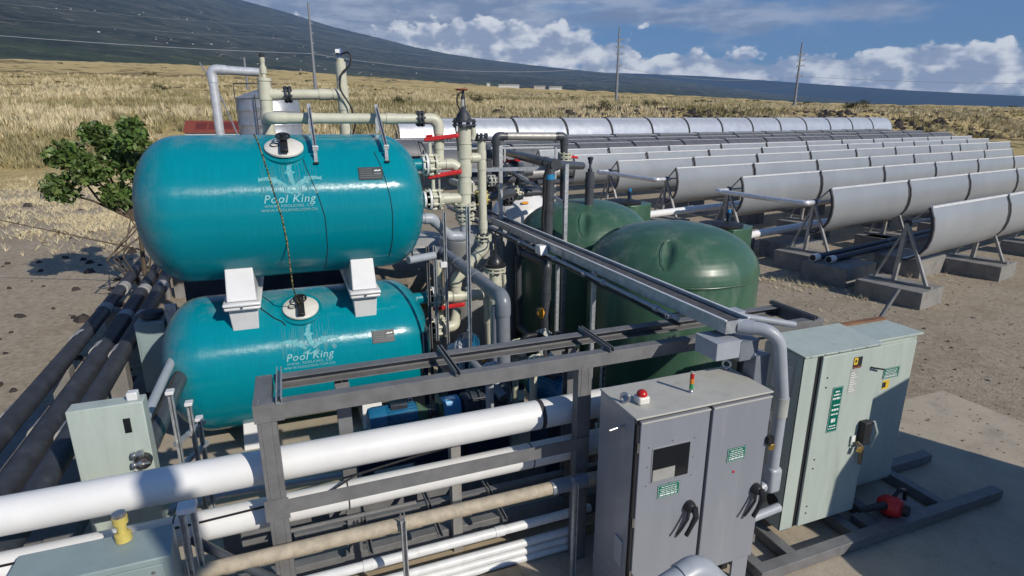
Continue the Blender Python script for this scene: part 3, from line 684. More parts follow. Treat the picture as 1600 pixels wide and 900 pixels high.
# supporting posts of the far rows, in the shade below them
for k, n, zt_, s0_ in ((6, 27.4, 2.5, 13.4), (7, 30.1, 2.6, 13.8), (8, 32.7, 2.7, 12.2), (9, 36.6, 3.5, 14.9)):
    for i in range(14):
        p = U * (s0_ + 4.6 * i - .07) + NN * n; z_ = plane_z(p.x, p.y)
        tag(MB().bar((p.x, p.y, z_), (p.x, p.y, zt_ + .15), .09, .09).build('support_post', 'stand_steel'), 'plain steel post, %s from the left under the %s' % (ORD[i], ROW[k]), 'post', 'posts under the ' + ROW[k])
# white-lagged header pipes and silver crossover pipes at the row ends
def silver(label, pts, r=.075):
    return pipe('crossover_pipe', label, 'pipe', pts, r, 'aluminium_clad', group='silver crossover pipes at the trough ends')
a = U * 16.3 + NN * 9.2 + Vector((0, 0, 1.95)); b = U * 16.35 + NN * 12.15 + Vector((0, 0, 2.03))
silver('silver crossover pipe between the nearest and second trough rows', [a + U * .25, a - U * .35, b - U * .55, b + U * .05])
c = U * 16.6 + NN * 15.1 + Vector((0, 0, 2.15)); d = U * 16.5 + NN * 18.05 + Vector((0, 0, 2.26))
silver('silver crossover pipe between the third and fourth trough rows', [c + U * .25, c - U * .45, d - U * .6, d + U * .05])
pipe('header_pipe', 'white lagged pipe on the ground behind the right green tank', 'pipe', [U * 13.5 + NN * 10.6 + Vector((0, 0, .85)), U * 40 + NN * 10.6 + Vector((0, 0, 1.0))], .12, 'white_jacket', couplings=[(0, .2)])
pipe('header_pipe', 'white lagged pipe behind the left green tank and its small box', 'pipe', [U * 10.5 + NN * 13.6 + Vector((0, 0, 1.2)), U * 40 + NN * 13.6 + Vector((0, 0, 1.3))], .12, 'white_jacket', couplings=[(0, .2)])
for k, (n_, z_) in enumerate(((8.35, .62), (8.05, .60))):
    o = pipe('black_pipe', ['black plastic pipe on the near concrete footing, rear of the pair', 'black plastic pipe on the near concrete footing, front of the pair'][k], 'pipe', [U * (15.2 + .25 * k) + NN * n_ + Vector((0, 0, z_)), U * 30 + NN * n_ + Vector((0, 0, z_ + .1))], .085, 'dark_blue')
    e = U * (15.2 + .25 * k) + NN * n_ + Vector((0, 0, z_)); MB().lathe([(.10, -.02), (.10, .22), (.086, .22), (.086, -.02)], e, U, 18).build('end_cap', 'white_pvc', o); MB().cyl(e - U * .021, e - U * .0, .085, 18).build('end_hole', 'dark_seam', o)
for k, (px_, py_) in enumerate(((15.9, 8.0), (18.6, 7.4), (17.5, 10.4), (21.2, 9.0))):
    p = U * px_ + NN * py_; z_ = plane_z(p.x, p.y)
    o = tag(MB().obox(p + Vector((0, 0, z_ + .24)), U, NN, (0, 0, 1), .75, .62, .26).build('concrete_block', 'concrete_block', bevel=.015), ['rough concrete block in front of the black pipe ends', 'rough concrete block at the right end of the gravel', 'concrete block between the black pipes and white header', 'concrete block farther right under the nearest row'][k], 'concrete block', 'loose concrete blocks by the nearest trough row')

def weeds(name, spots, seed, hs=(.06, .2), wd=.006):
    g = np.random.default_rng(seed); mb = MB()
    for (x, y, n_, sp) in spots:
        for _ in range(n_):
            p = (x + g.normal() * sp, y + g.normal() * sp * .5); z = plane_z(*p) - .01; h = g.uniform(*hs)
            for k in range(5):
                t = g.uniform(0, 6.28); l = h * g.uniform(.4, 1.0); mb.add([(p[0] - wd, p[1], z), (p[0] + wd, p[1] + wd * .6, z), (p[0] + math.cos(t) * l, p[1] + math.sin(t) * l, z + h * g.uniform(.5, 1))], [(0, 1, 2)])
    return mb.build(name, 'dry_blade', kind='stuff')
weeds('dry_weeds', [(12.9, 10.9, 90, .5), (13.6, 10.6, 70, .5), (12.3, 11.7, 60, .4), (13.4, 9.5, 70, .5), (14.4, 9.3, 60, .6), (11.0, 12.3, 50, .6), (9.6, 8.6, 50, .8), (15.5, 10.5, 60, 1.0)], 8)

gw = np.random.default_rng(15); sp_ = []
for k in range(240):
    a_ = gw.uniform(-46, -9); r_ = 21 * (43 / 21) ** (gw.random() ** .6); sp_.append((r_ * math.sin(R(a_ + YAW)), r_ * math.cos(R(a_ + YAW)), 40, .8))
weeds('dry_grass', sp_, 16, (.10, .36), .009)

# ------------------------------------------------------------------ slab and ground details
def structure(name, mb, mat, bevel=0):
    o = mb.build(name, mat, bevel=bevel); o['kind'] = 'structure'; return o
structure('concrete_slab', MB().box(-2.35, 5.7, 2.2, 12.6, -.1, .0), 'concrete')
structure('dark_bounce_sheet', MB().box(-40, 40, -40, 1.45, -.1, -.003), 'bounce_dark')  # unseen dark sheet added behind the camera to cut bounce on shaded faces
structure('side_slab', MB().box(5.70, 9.5, 1.5, 5.4, -.1, -.004), 'concrete')
structure('kerb', MB().box(-2.62, -2.36, 2.0, 14, -.1, .13), 'concrete_block', .01)
structure('left_slab', MB().box(-6.5, -2.63, 5.5, 13.4, -.1, .02), 'concrete_block')

# ------------------------------------------------------------------ teal filter tanks
TY = 8.14
def surf(x, th, zc, r=.9):
    c, s = math.cos(R(th)), math.sin(R(th)); return Vector((x, TY - r * c, zc + r * s)), Vector((0, -c, s)), Vector((0, s, c))
def wrap_flat(mb, V, F, x0, th0, zc, r):
    """a flat outline (metres, x right, y up the surface), sliced finely and wrapped on the shell"""
    import bmesh
    bm = bmesh.new(); vs = [bm.verts.new((v[0], v[1], 0)) for v in V]
    for f in F:
        try: bm.faces.new([vs[k] for k in f])
        except ValueError: pass
    y0 = min(v[1] for v in V); y1 = max(v[1] for v in V)
    for k in range(1, int((y1 - y0) / .022) + 1):
        bmesh.ops.bisect_plane(bm, geom=list(bm.verts) + list(bm.edges) + list(bm.faces), plane_co=(0, y0 + .022 * k, 0), plane_no=(0, 1, 0))
    bm.verts.index_update()
    mb.add([surf(x0 + v.co.x, th0 + math.degrees(v.co.y / .9), zc, r)[0] for v in bm.verts], [tuple(v.index for v in f.verts) for f in bm.faces]); bm.free()
def wrap_poly(mb, pts, x0, th0, zc, r=.903):
    from mathutils.geometry import tessellate_polygon
    wrap_flat(mb, pts, [tuple(t) for t in tessellate_polygon([[Vector((p[0], p[1], 0)) for p in pts]])], x0, th0, zc, r)
def text_mesh(txt, size, shear=0., bold=0., space=1.):
    cu = bpy.data.curves.new('t', 'FONT'); cu.body = txt; cu.size = size; cu.shear = shear; cu.offset = bold; cu.align_x = 'CENTER'; cu.space_character = space; cu.resolution_u = 3
    ob = bpy.data.objects.new('t', cu); COL.objects.link(ob); dg = bpy.context.evaluated_depsgraph_get(); dg.update()
    me = bpy.data.meshes.new_from_object(ob.evaluated_get(dg)); V = [tuple(v.co) for v in me.vertices]; F = [tuple(p.vertices) for p in me.polygons]
    bpy.data.objects.remove(ob); bpy.data.curves.remove(cu); bpy.data.meshes.remove(me); return V, F
def wrap_text(txt, size, x0, th0, zc, parent, mat, shear=0., bold=0., space=1., name='lettering', r=.9075):
    V, F = text_mesh(txt, size, shear, bold, space); mb = MB()
    mb.add([surf(x0 + v[0], th0 + math.degrees(v[1] / .9), zc, r)[0] for v in V], F)
    return mb.build(name, mat, parent, sharp=180)
DOL = [(-.50, -.02), (-.44, .05), (-.30, .10), (-.12, .13), (-.04, .14), (-.02, .23), (.06, .14), (.20, .10), (.34, .02), (.43, -.07), (.52, -.06), (.47, -.13), (.44, -.22), (.38, -.14), (.26, -.07), (.10, -.02), (.04, -.03), (-.02, -.12), (-.08, -.03), (-.26, -.03), (-.38, -.05)]
def dolphin(cx, cy, sc_, ang, flip=1):
    ca, sa = math.cos(R(ang)), math.sin(R(ang)); return [(cx + (p[0] * ca * flip - p[1] * sa) * sc_, cy + (p[0] * sa * flip + p[1] * ca) * sc_) for p in DOL]
def tank(zc, label, lid, em, tx, plate, pos_txt):
    t = thing('filter_tank', (0, TY, zc), label, 'filter tank', 'stacked teal filter tanks')
    hl, cl_ = 1.735, 1.17; pr = []
    for k in range(15):
        a = math.pi / 2 * k / 14; pr.append((.9 * math.sin(a) ** .86, -cl_ - (hl - cl_) * math.cos(a) ** .95 if k < 14 else -cl_))
    pr[0] = (0, -hl)
    prof = pr + [(.9, -cl_ + .3 + .52 * k) for k in range(4)] + [(p[0], -p[1]) for p in pr[::-1]]
    sh = MB().lathe(prof, (0, TY, zc), (1, 0, 0), 128).build('shell', 'teal', t, sharp=60)
    # manhole cover, clamp and hand nut
    p, nrm, up = surf(lid[0], lid[1], zc)
    lm = MB().lathe([(.262, -.06), (.262, .002), (.245, .008), (.226, .008)], p, nrm, 40); lm.build('manhole_collar', 'teal_gel', t); nrm = Vector((0, -math.cos(R(lid[1] + 8)), math.sin(R(lid[1] + 8)))); up = Vector((0, math.sin(R(lid[1] + 8)), math.cos(R(lid[1] + 8)))); p = p + nrm * .006
    cov = MB().lathe([(.222, .0), (.222, .022), (.205, .036), (.09, .05), (0, .052)], p, nrm, 40).build('manhole_cover', 'cream_lid', t)
    MB().torus(p + Vector((-.105, 0, 0)) + up * -.01 + nrm * .055, nrm, .045, .006, 16, 6).build('cover_ring', 'black_rubber', cov)
    MB().obox(p + nrm * .085 - up * .03, (1, 0, 0), up, nrm, .045, .20, .022).build('clamp_bar', 'black_plastic', t, bevel=.008)
    k = MB().torus(p + nrm * .145 + up * .03, nrm, .075, .012, 20, 8); k.cyl(p + nrm * .08 + up * .03, p + nrm * .17 + up * .03, .026, 12)
    for a in (0, 1): k.bar(p + nrm * .145 + up * .03 + Vector((-.07, 0, 0)) if a == 0 else p + nrm * .145 - up * .04, p + nrm * .145 + up * .03 + Vector((.07, 0, 0)) if a == 0 else p + nrm * .145 + up * .10, .016, .016)
    k.build('hand_wheel', 'black_plastic', t)
    # nameplate
    q, nq, uq = surf(plate[0], plate[1], zc)
    pl = MB().obox(q + nq * .002, (1, 0, 0), uq, nq, .145, .082, .006).build('nameplate', 'plate_dark', t)
    lt = MB()
    for j in range(5):
        lt.obox(q + nq * .0095 + uq * (.058 - .028 * j) + Vector((-.055 if j < 3 else 0, 0, 0)), (1, 0, 0), uq, nq, .07 if j < 3 else .125, .004, .0006)
    lt.obox(q + nq * .0095 + uq * (-.004) + Vector((.085, 0, 0)), (1, 0, 0), uq, nq, .045, .010, .0006)
    lt.build('plate_print', 'plate_ink', pl)
    em_ = MB()
    for (cx, cy, a) in ((.06, .035, 20), (.10, .035, -25), (.08, .052, 90)):
        em_.prism([(-.025, -.008), (.0, .010), (.028, .012), (.02, -.006)], q + nq * .009 + uq * cy + Vector((cx, 0, 0)), (math.cos(R(a)), 0, 0) if True else 0, uq * 1.0, nq * .001)
    em_.build('plate_emblem', 'sign_white', pl)
    # logo: pale square patch, three leaping dolphins, name and addresses
    pm_ = MB(); g = np.random.default_rng(5)
    for j in range(70):
        x = g.uniform(-.31, .31); y0 = g.uniform(-.30, .02); wrap_poly(pm_, [(x - .003, y0), (x + .003, y0), (x + .003, y0 + g.uniform(.06, .24)), (x - .003, y0 + .2)], em[0], em[1] + 4, zc, .902)
    lg = pm_.build('logo_patch', 'patch_pale', t, sharp=180)
    d = MB()
    wrap_poly(d, dolphin(.03, .07, .36, 96), em[0], em[1], zc); wrap_poly(d, dolphin(-.17, -.045, .34, -26, -1)[::-1], em[0], em[1], zc); wrap_poly(d, dolphin(.20, -.045, .34, 26, 1), em[0], em[1], zc)
    for (cx, cy) in ((-.02, -.175), (.07, -.18)): wrap_poly(d, [(cx - .07, cy), (cx - .02, cy + .02), (cx + .05, cy + .05), (cx + .02, cy + .01), (cx + .06, cy - .03), (cx, cy - .012)], em[0], em[1], zc)
    d.build('dolphin_emblem', 'logo_pale', lg, sharp=180)
    wrap_text('Pool King', .132, tx[0], tx[1] - 2.6, zc, lg, 'logo_white', .25, .0008, 1.1)
    wrap_text('\u00ae', .07, tx[0] + .31, tx[1] + 3.6, zc, lg, 'logo_white')
    wrap_text('WWW. POOLKING. CO', .045, tx[0] - .01, tx[1] - 5.9, zc, lg, 'logo_white', .1, 0, 1.16)
    wrap_text('WWW.POOLKING.COM.CN', .045, tx[0] - .01, tx[1] - 9.0, zc, lg, 'logo_white', .1, 0, 1.12)
    return t
TU = tank(3.08, 'upper teal fibreglass filter tank lying on white saddles with cord hanging over it', (0, 55.5), (.02, 28), (0, 11.8), (.965, 29.4), 0)
TL = tank(1.03, 'lower teal fibreglass filter tank behind the grey steel frame', (0, 58.0), (.045, 29.5), (.045, 16), (.985, 24.2), 0)
def saddle(x, w_, label):
    t = thing('tank_saddle', (x, TY, 2.03), label, 'tank saddle', 'white saddles between the teal tanks')
    h = w_ / 2
    MB().hexa([(x - h, TY - .74, 2.04), (x + h, TY - .74, 2.04), (x + h, TY + .74, 2.04), (x - h, TY + .74, 2.04), (x - h * .92, TY - .60, 2.46), (x + h * .92, TY - .60, 2.46), (x + h * .92, TY + .6, 2.46), (x - h * .92, TY + .6, 2.46)]).build('upper_block', 'white_gel', t, bevel=.012)
    MB().box(x - h * 1.28, x + h * 1.28, TY - .82, TY + .82, 1.99, 2.035).build('rim_plate', 'white_gel', t, bevel=.02)
    MB().box(x - h * 1.22, x + h * 1.22, TY - .80, TY + .80, 1.94, 1.985).build('rim_plate', 'white_gel', t, bevel=.02)
    MB().hexa([(x - h * .85, TY - .62, 1.52), (x + h * .85, TY - .62, 1.52), (x + h * .85, TY + .62, 1.52), (x - h * .85, TY + .62, 1.52), (x - h * .98, TY - .72, 1.94), (x + h * .98, TY - .72, 1.94), (x + h * .98, TY + .72, 1.94), (x - h * .98, TY + .72, 1.94)]).build('lower_block', 'white_gel', t, bevel=.012)
    MB().cyl((x, TY - .825, 1.985), (x, TY - .76, 1.985), .014, 10).build('bolt', 'steel', t)
saddle(-.66, .335, 'left white saddle block between the two teal tanks'); saddle(.80, .31, 'right white saddle block between the two teal tanks')
for x, l in ((-.72, 'white foot under the left end of the lower teal tank'), (.80, 'white foot under the right end of the lower teal tank')):
    tag(MB().hexa([(x - .15, TY - .68, .0), (x + .15, TY - .68, 0), (x + .15, TY + .68, 0), (x - .15, TY + .68, 0), (x - .13, TY - .56, .42), (x + .13, TY - .56, .42), (x + .13, TY + .56, .42), (x - .13, TY + .56, .42)]).build('support_pedestal', 'white_gel', bevel=.012), l, 'pedestal', 'white feet of the lower teal tank')
def surf_line(name, label, zc, pts, r, mat, ext=()):
    ps = [surf(x, th, zc, .9 + r * .9)[0] for (x, th) in pts]; dense = []
    for i in range(len(pts) - 1):
        for k in range(5):
            f = k / 5; dense.append(surf(pts[i][0] * (1 - f) + pts[i + 1][0] * f, pts[i][1] * (1 - f) + pts[i + 1][1] * f, zc, .9 + r * .9)[0])
    dense.append(ps[-1]); dense += [V3(e) for e in ext]
    return tag(MB().tube(dense, r, 7).build(name, mat), label, 'cord')
surf_line('braided_cord', 'braided black and yellow cord hanging over the upper teal tank to the lower lid', 3.08, [(-.34, 95), (-.32, 80), (-.25, 50), (-.173, 22), (-.10, -2), (-.074, -22)], .0075, 'rope', ext=[(-.07, 7.22, 2.45), (-.065, 7.25, 2.2), (-.03, 7.45, 1.96), (-.01, 7.62, 1.86)])
surf_line('thin_wire', 'thin dark wire curving down the middle of the upper teal tank', 3.08, [(.20, 44), (.221, 36), (.33, 12), (.379, -3), (.385, -30), (.339, -62)], .0042, 'black_rubber')
surf_line('thin_wire', 'thin wire running down the right end of the upper teal tank past its plate', 3.08, [(1.05, 50), (1.107, 34), (1.17, 10), (1.185, -1), (1.18, -25), (1.154, -46)], .0042, 'black_rubber')
surf_line('loose_rope', 'short dark cord end lying beside the left saddle on the lower tank', 1.03, [(-.55, 70), (-.45, 60), (-.33, 51), (-.24, 47), (-.20, 43)], .007, 'black_rubber')

# ------------------------------------------------------------------ valves
def valve(p, axis, r, label, lever=None, lift=.26, group='butterfly valves on the beige pipework', white=True, lev_mat='red_plastic', lev_len=.42):
    p = V3(p); d = V3(axis).normalized(); x, y, _ = frame_of(d); t = thing('butterfly_valve', p, label, 'valve', group)
    MB().lathe([(r * 1.55, -.075), (r * 1.55, -.045), (r * 1.2, -.045), (r * 1.2, -.075)], p, d, 24).build('flange', 'white_gel' if white else 'beige_pvc', t)
    MB().lathe([(r * 1.5, .055), (r * 1.5, .085), (r * 1.15, .09), (r * 1.15, .055)], p, d, 24).build('flange', 'beige_pvc', t)
    b = MB().lathe([(r * 1.05, -.045), (r * 1.22, -.03), (r * 1.22, .03), (r * 1.05, .05)], p, d, 24)
    for k in range(8):
        a = k * math.pi / 4 + .39; q = p + (x * math.cos(a) + y * math.sin(a)) * r * 1.36; b.cyl(q - d * .11, q + d * .12, .014, 6); b.cyl(q - d * .03, q + d * .03, .026, 8)
    b.build('valve_body', 'beige_pvc', t)
    if lever is not None:
        z = Vector((0, 0, 1)); MB().cyl(p + z * r * 1.1, p + z * lift, r * .28, 12).build('stem', 'beige_pvc', t)
        l = V3(lever).normalized(); sd_ = l.cross(z); c = p + z * (lift + .02); m = MB()
        m.prism([(-.07, -.05), (.05, -.055), (.16, -.03), (lev_len - .03, -.032), (lev_len, 0), (lev_len - .03, .032), (.16, .03), (.05, .055), (-.07, .05)], c, l, sd_, z * .06)
        m.prism([(-.05, -.03), (.05, -.03), (.05, .03), (-.05, .03)], c + z * .06, l, sd_, z * .03)
        m.build('lever', lev_mat, t, bevel=.012)
    return t
def nozzle(z, x0, parent, r=.085):
    MB().cyl((x0, TY, z), (1.78, TY, z), r, 24).build('nozzle', 'teal_gel', parent); MB().lathe([(r * 1.1, 0), (r * 1.45, .01), (r * 1.45, .04), (r, .05)], (1.77, TY, z), (1, 0, 0), 20).build('nozzle_flange', 'white_gel', parent)
for zz, par in ((3.56, TU), (3.07, TU), (1.62, TL), (1.12, TL)): nozzle(zz, 1.3, par)
valve((1.90, TY, 3.56), (1, 0, 0), .10, 'red-levered butterfly valve on the upper nozzle of the upper tank', (1, -.25, .12), .30)
valve((1.93, TY, 3.07), (1, 0, 0), .10, 'red-levered butterfly valve on the lower nozzle of the upper tank', (1, -.2, .15), .28)
valve((1.92, TY, 1.62), (1, 0, 0), .10, 'dark flanged joint on the upper nozzle of the lower tank')
valve((1.93, TY, 1.12), (1, 0, 0), .10, 'red-levered butterfly valve on the lower nozzle of the lower tank', (1, -.3, .12), .27)

# ------------------------------------------------------------------ beige pipework
bp = 'beige_pvc'
pipe('beige_pipe', 'long beige pipe running over the top of the upper teal tank with its right elbow', 'pipe', [(2.05, 8.2, 3.60), (2.05, 8.2, 4.18), (-.14, 8.2, 4.18), (-.16, 9.12, 4.18)], .066, bp, rb=.15, couplings=[(0, .4), (1, .3), (1, .78)], flanges=[(1, .115)], fmat='cast_dark')
o = pipe('beige_standpipe', 'tall beige standpipe behind the left half of the upper tank', 'pipe', [(-.19, 9.25, 2.6), (-.17, 9.25, 4.70)], .085, bp, couplings=[(0, .62), (0, .76), (0, .915)], elbows=False)
MB().lathe([(.085, 0), (.095, .01), (.095, .05), (.03, .06), (.03, .10), (.045, .11), (.045, .20), (.03, .21), (.03, .26), (.035, .27), (.035, .33), (0, .33)], (-.165, 9.25, 4.68), n=16).build('vent_cap', bp, o)
MB().lathe([(.036, 0), (.036, .05), (0, .05)], (-.165, 9.25, 5.0), n=12).build('vent_top', 'black_plastic', o)
pipe('beige_pipe', 'short beige cross pipe between the two standpipes above the tank', 'pipe', [(-.14, 9.25, 4.51), (.89, 9.25, 4.53)], .072, bp, elbows=False, couplings=[(0, .06), (0, .74), (0, .93)], flanges=[(0, .26)], fmat='cast_dark')
o = pipe('beige_standpipe', 'beige standpipe with the blue sensor above the middle of the tank', 'pipe', [(.90, 9.25, 2.6), (.885, 9.25, 4.98)], .075, bp, elbows=False, couplings=[(0, .60), (0, .75), (0, .82)])
MB().lathe([(.05, 0), (.055, .01), (.055, .05), (.03, .06)], (.885, 9.25, 4.97), n=14).build('cap', bp, o)
s = MB().lathe([(.028, 0), (.028, .04), (.045, .05), (.05, .10), (.04, .13), (0, .135)], (.875, 9.25, 5.03), n=14).build('sensor_head', 'label_blue', o); MB().obox((.85, 9.21, 5.12), (1, 0, 0), (0, 1, 0), (0, 0, 1), .03, .02, .025).build('sensor_plug', 'sign_white', o)
MB().tube([(.90, 9.20, 5.08), (1.02, 9.15, 5.12), (1.03, 9.12, 4.95), (.86, 9.1, 4.8), (.83, 9.1, 4.6), (.98, 9.1, 4.35), (1.02, 9.1, 4.1), (.95, 9.1, 3.9)], .014, 7, rb=.2).build('sensor_cable', 'black_rubber', o)
# brackets from the pipe down over the tank
for x, l in ((.345, 'left strut bracket leaning from the beige pipe onto the upper tank'), (1.19, 'right strut bracket leaning from the beige pipe onto the upper tank')):
    t = thing('strut_bracket', (x, 7.5, 3.7), l, 'bracket', 'strut brackets over the upper tank')
    d = Vector((0, 7.49 - 8.12, 3.80 - 4.27)); u = Vector((0, -d.z, d.y)).normalized()
    strut(MB(), (x, 8.12, 4.30), (x, 7.49, 3.83), (1, 0, 0), -u).build('strut', 'galvanized', t); MB().obox((x + .005, 7.485, 3.83), (1, 0, 0), d, u, .034, .008, .034).build('end_cap', 'white_gel', t, bevel=.006)
    MB().box(x - .02, x + .02, 7.46, 7.485, 3.67, 3.80).build('foot', 'galvanized', t); MB().box(x - .03, x + .03, 7.40, 7.50, 3.655, 3.67).build('foot_plate', 'black_rubber', t)
    MB().box(x - .022, x + .022, 8.10, 8.122, 4.00, 4.36).build('hanger', 'galvanized', t)
# silver insulated pipe at the back left
pipe('silver_pipe', 'silver clad pipe making an arch behind the left end of the upper tank', 'pipe', [(-.86, 9.8, 2.5), (-.865, 9.8, 4.87), (-.23, 9.75, 4.84)], .062, 'aluminium_clad', rb=.10, couplings=[(0, .56), (0, .95), (1, .2)])
# manifold
o = pipe('beige_manifold', 'thick vertical beige manifold pipe with black top and stem valve', 'pipe', [(2.39, TY, 2.98), (2.41, TY, 4.08)], .092, bp, elbows=False, couplings=[(0, .22), (0, .45), (0, .68), (0, .86)], n=24)
flange_mb(MB(), (2.39, TY, 2.95), (0, 0, 1), .105).build('flange', 'beige_pvc', o); flange_mb(MB(), (2.41, TY, 4.12), (0, 0, 1), .105).build('flange', 'cast_dark', o)
d = MB().lathe([(.12, 0), (.12, .03), (.10, .06), (.095, .09), (.055, .15), (.035, .17), (.035, .20), (.03, .22), (.03, .34), (.02, .35), (.02, .42)], (2.40, TY, 4.14), n=24).build('actuator', 'cast_dark', o)
MB().cyl((2.395, TY, 4.33), (2.395, TY, 4.44), .032, 12).build('stem_collar', 'label_grey', o)
wh = MB(); wh.torus((2.385, TY, 4.57), (0, 0, 1), .075, .012, 18, 6); wh.bar((2.31, TY, 4.57), (2.46, TY, 4.57), .014, .014); wh.bar((2.385, TY - .07, 4.57), (2.385, TY + .07, 4.57), .014, .014); wh.build('hand_wheel', 'red_roof', o)
MB().tube([(2.40, TY - .05, 4.56), (2.30, TY - .06, 4.5), (2.29, TY - .07, 4.38), (2.36, TY - .08, 4.25), (2.25, TY - .1, 4.1), (2.27, TY - .1, 3.9), (2.28, TY - .11, 3.75)], .011, 6, rb=.1).build('cable', 'black_rubber', o)
MB().tube([(2.52, TY - .05, 4.1), (2.53, TY - .07, 3.98), (2.51, TY - .06, 3.9)], .035, 10).build('strainer', bp, o)
pipe('beige_pipe', 'vertical beige pipe beside the manifold with black blind flange on top', 'pipe', [(2.66, TY, 3.90), (2.67, TY, 2.52)], .060, bp, elbows=False, couplings=[(0, .16), (0, .27), (0, .9)], flanges=[(0, -.02), (0, 1.02)], fmat='cast_dark', n=20)
pipe('beige_pipe', 'short beige tee pipe joining the manifold to the vertical pipe', 'pipe', [(2.44, TY, 3.64), (2.64, TY, 3.64)], .064, bp, elbows=False, couplings=[(0, .62)])
pipe('beige_pipe', 'short beige pipe from the lower valve of the upper tank to the manifold', 'pipe', [(2.0, TY, 3.07), (2.32, TY, 3.07)], .078, bp, elbows=False, couplings=[(0, .25)])
pipe('beige_pipe', 'beige tapering fitting right of the upper valve of the upper tank', 'pipe', [(1.97, TY, 3.56), (2.22, TY, 3.56), (2.30, TY - .02, 3.50)], .07, bp, couplings=[(0, .25)])
o = pipe('grey_drop_pipe', 'grey pipe curving from under the manifold back behind the upper tank', 'pipe', [(2.39, TY, 2.92), (2.39, TY, 2.50), (2.15, TY, 2.52), (1.86, 8.0, 2.82), (1.62, 8.0, 2.83)], .07, 'conduit_grey', rb=.1)
flange_mb(MB(), (2.39, TY, 2.80), (0, 0, 1), .09).build('flange', 'beige_pvc', o); MB().lathe([(.095, 0), (.10, .02), (.10, .09), (.09, .11)], (2.39, TY, 2.68), n=18).build('union', 'beige_pvc', o)
pipe('beige_pipe', 'beige pipe slanting down-left from the flange to the lower tank header', 'pipe', [(2.67, TY, 2.48), (2.67, TY, 2.30), (2.23, TY, 1.86), (2.22, TY, 1.66)], .078, bp, rb=.09, couplings=[(1, .45)], flanges=[(0, .10)])
pipe('beige_pipe', 'beige header from the upper nozzle of the lower tank bending down at its right end', 'pipe', [(1.98, TY, 1.60), (2.74, TY, 1.57), (2.78, TY, .0)], .078, bp, rb=.1, couplings=[(0, .15), (0, .32), (0, .6), (1, .25)])
pipe('beige_pipe', 'beige pipe from the lowest valve bending toward the pump', 'pipe', [(1.99, TY, 1.11), (2.18, TY, 1.12), (2.30, TY + .3, 1.25)], .075, bp, rb=.1, couplings=[(0, .4)])
o = pipe('beige_standpipe', 'short beige standpipe with black domed actuator in the pump bay', 'pipe', [(2.71, 7.7, .9), (2.70, 7.7, 2.04)], .088, bp, elbows=False, couplings=[(0, .55), (0, .8)], n=20)
flange_mb(MB(), (2.70, 7.7, 2.08), (0, 0, 1), .098).build('flange', 'beige_pvc', o)
MB().lathe([(.15, 0), (.155, .02), (.155, .05), (.12, .06), (.115, .10), (.075, .16), (.04, .19), (.03, .20), (.03, .26), (.015, .27), (.015, .40), (0, .41)], (2.70, 7.7, 2.10), n=24).build('actuator', 'black_plastic', o)
MB().tube([(2.70, 7.7, 2.48), (2.70, 7.7, 2.60), (2.80, 7.68, 2.72), (2.95, 7.66, 2.66), (2.85, 7.67, 2.56), (2.72, 7.68, 2.52)], .012, 7, rb=.09).build('cable', 'black_rubber', o)
MB().tube([(2.56, 7.7, 2.15), (2.42, 7.7, 2.06), (2.2, 7.72, 2.06)], .012, 7, rb=.09).build('cable', 'black_rubber', o)
MB().tube([(2.84, 7.7, 1.98), (2.85, 7.7, 1.86), (2.84, 7.7, 1.6)], .026, 8).build('strainer', bp, o)
pipe('beige_pipe', 'slim beige pipe standing left of the strut upright', 'pipe', [(2.02, 8.35, 1.2), (2.02, 8.35, 2.12)], .05, bp, elbows=False, couplings=[(0, .5), (0, .8)])
# ------------------------------------------------------------------ grey and dark pipework
pipe('grey_pipe', 'thick grey pipe slanting from behind the manifold to an elbow and down past the frame', 'pipe', [(1.75, 9.0, 2.11), (2.25, 9.0, 2.11), (2.27, 6.2, 2.11), (2.29, 6.2, .05)], .083, 'grey_pvc', rb=.14, couplings=[(1, .3), (1, .62)], n=20)
pipe('grey_pipe', 'slimmer grey pipe standing just left of the thick elbow pipe', 'pipe', [(2.19, 6.25, 2.0), (2.19, 6.25, .05)], .05, 'grey_pvc', elbows=False, couplings=[(0, .35)])
pipe('dark_pipe', 'dark grey pipe looping in the shade under the cable tray', 'pipe', [(3.66, 9.2, 2.19), (3.36, 8.3, 2.14), (3.44, 7.5, 2.14), (3.42, 7.5, .5), (3.2, 7.5, .45)], .066, 'dark_pvc', rb=.11, couplings=[(2, .3), (2, .55)])
pipe('dark_pipe', 'second dark drop pipe left of the loop under the tray', 'pipe', [(3.30, 8.3, 2.1), (3.32, 8.3, .9), (3.38, 7.5, .85)], .05, 'dark_pvc', couplings=[(0, .6)])
pipe('dark_pipe', 'short brushed pipe stub passing under the cable tray', 'pipe', [(3.30, 8.75, 2.32), (3.62, 8.72, 2.32), (3.7, 8.72, 2.2)], .066, 'stand_steel', rb=.08)
for p, l in (((3.30, 7.46, 1.42), 'orange valve handle on the dark drop pipe'), ((2.08, 6.5, 1.30), 'orange valve handle beside the grey drop pipe')):
    t = thing('ball_valve', p, l, 'valve', 'small ball valves with orange handles'); p = V3(p)
    MB().lathe([(.03, -.06), (.045, -.03), (.045, .03), (.03, .06)], p, (0, 0, 1), 12).build('valve_body', 'dark_pvc', t)
    h = MB(); h.lathe([(.02, .03), (.055, .04), (.06, .09), (.03, .10), (0, .10)], p, (0, -1, .1), 10); h.obox(p + Vector((.01, -.07, .0)), (0, 0, 1), (1, 0, 0), (0, 1, 0), .075, .022, .03); h.build('handle', 'orange_plastic', t, bevel=.008)
pipe('dark_pipe', 'thick dark pipe slanting over the tanks to a capped end at the post', 'pipe', [(5.4, 15.6, 3.46), (4.05, 8.55, 3.48)], .086, 'dark_pvc', elbows=False, couplings=[(0, .90), (0, .985)], n=20)
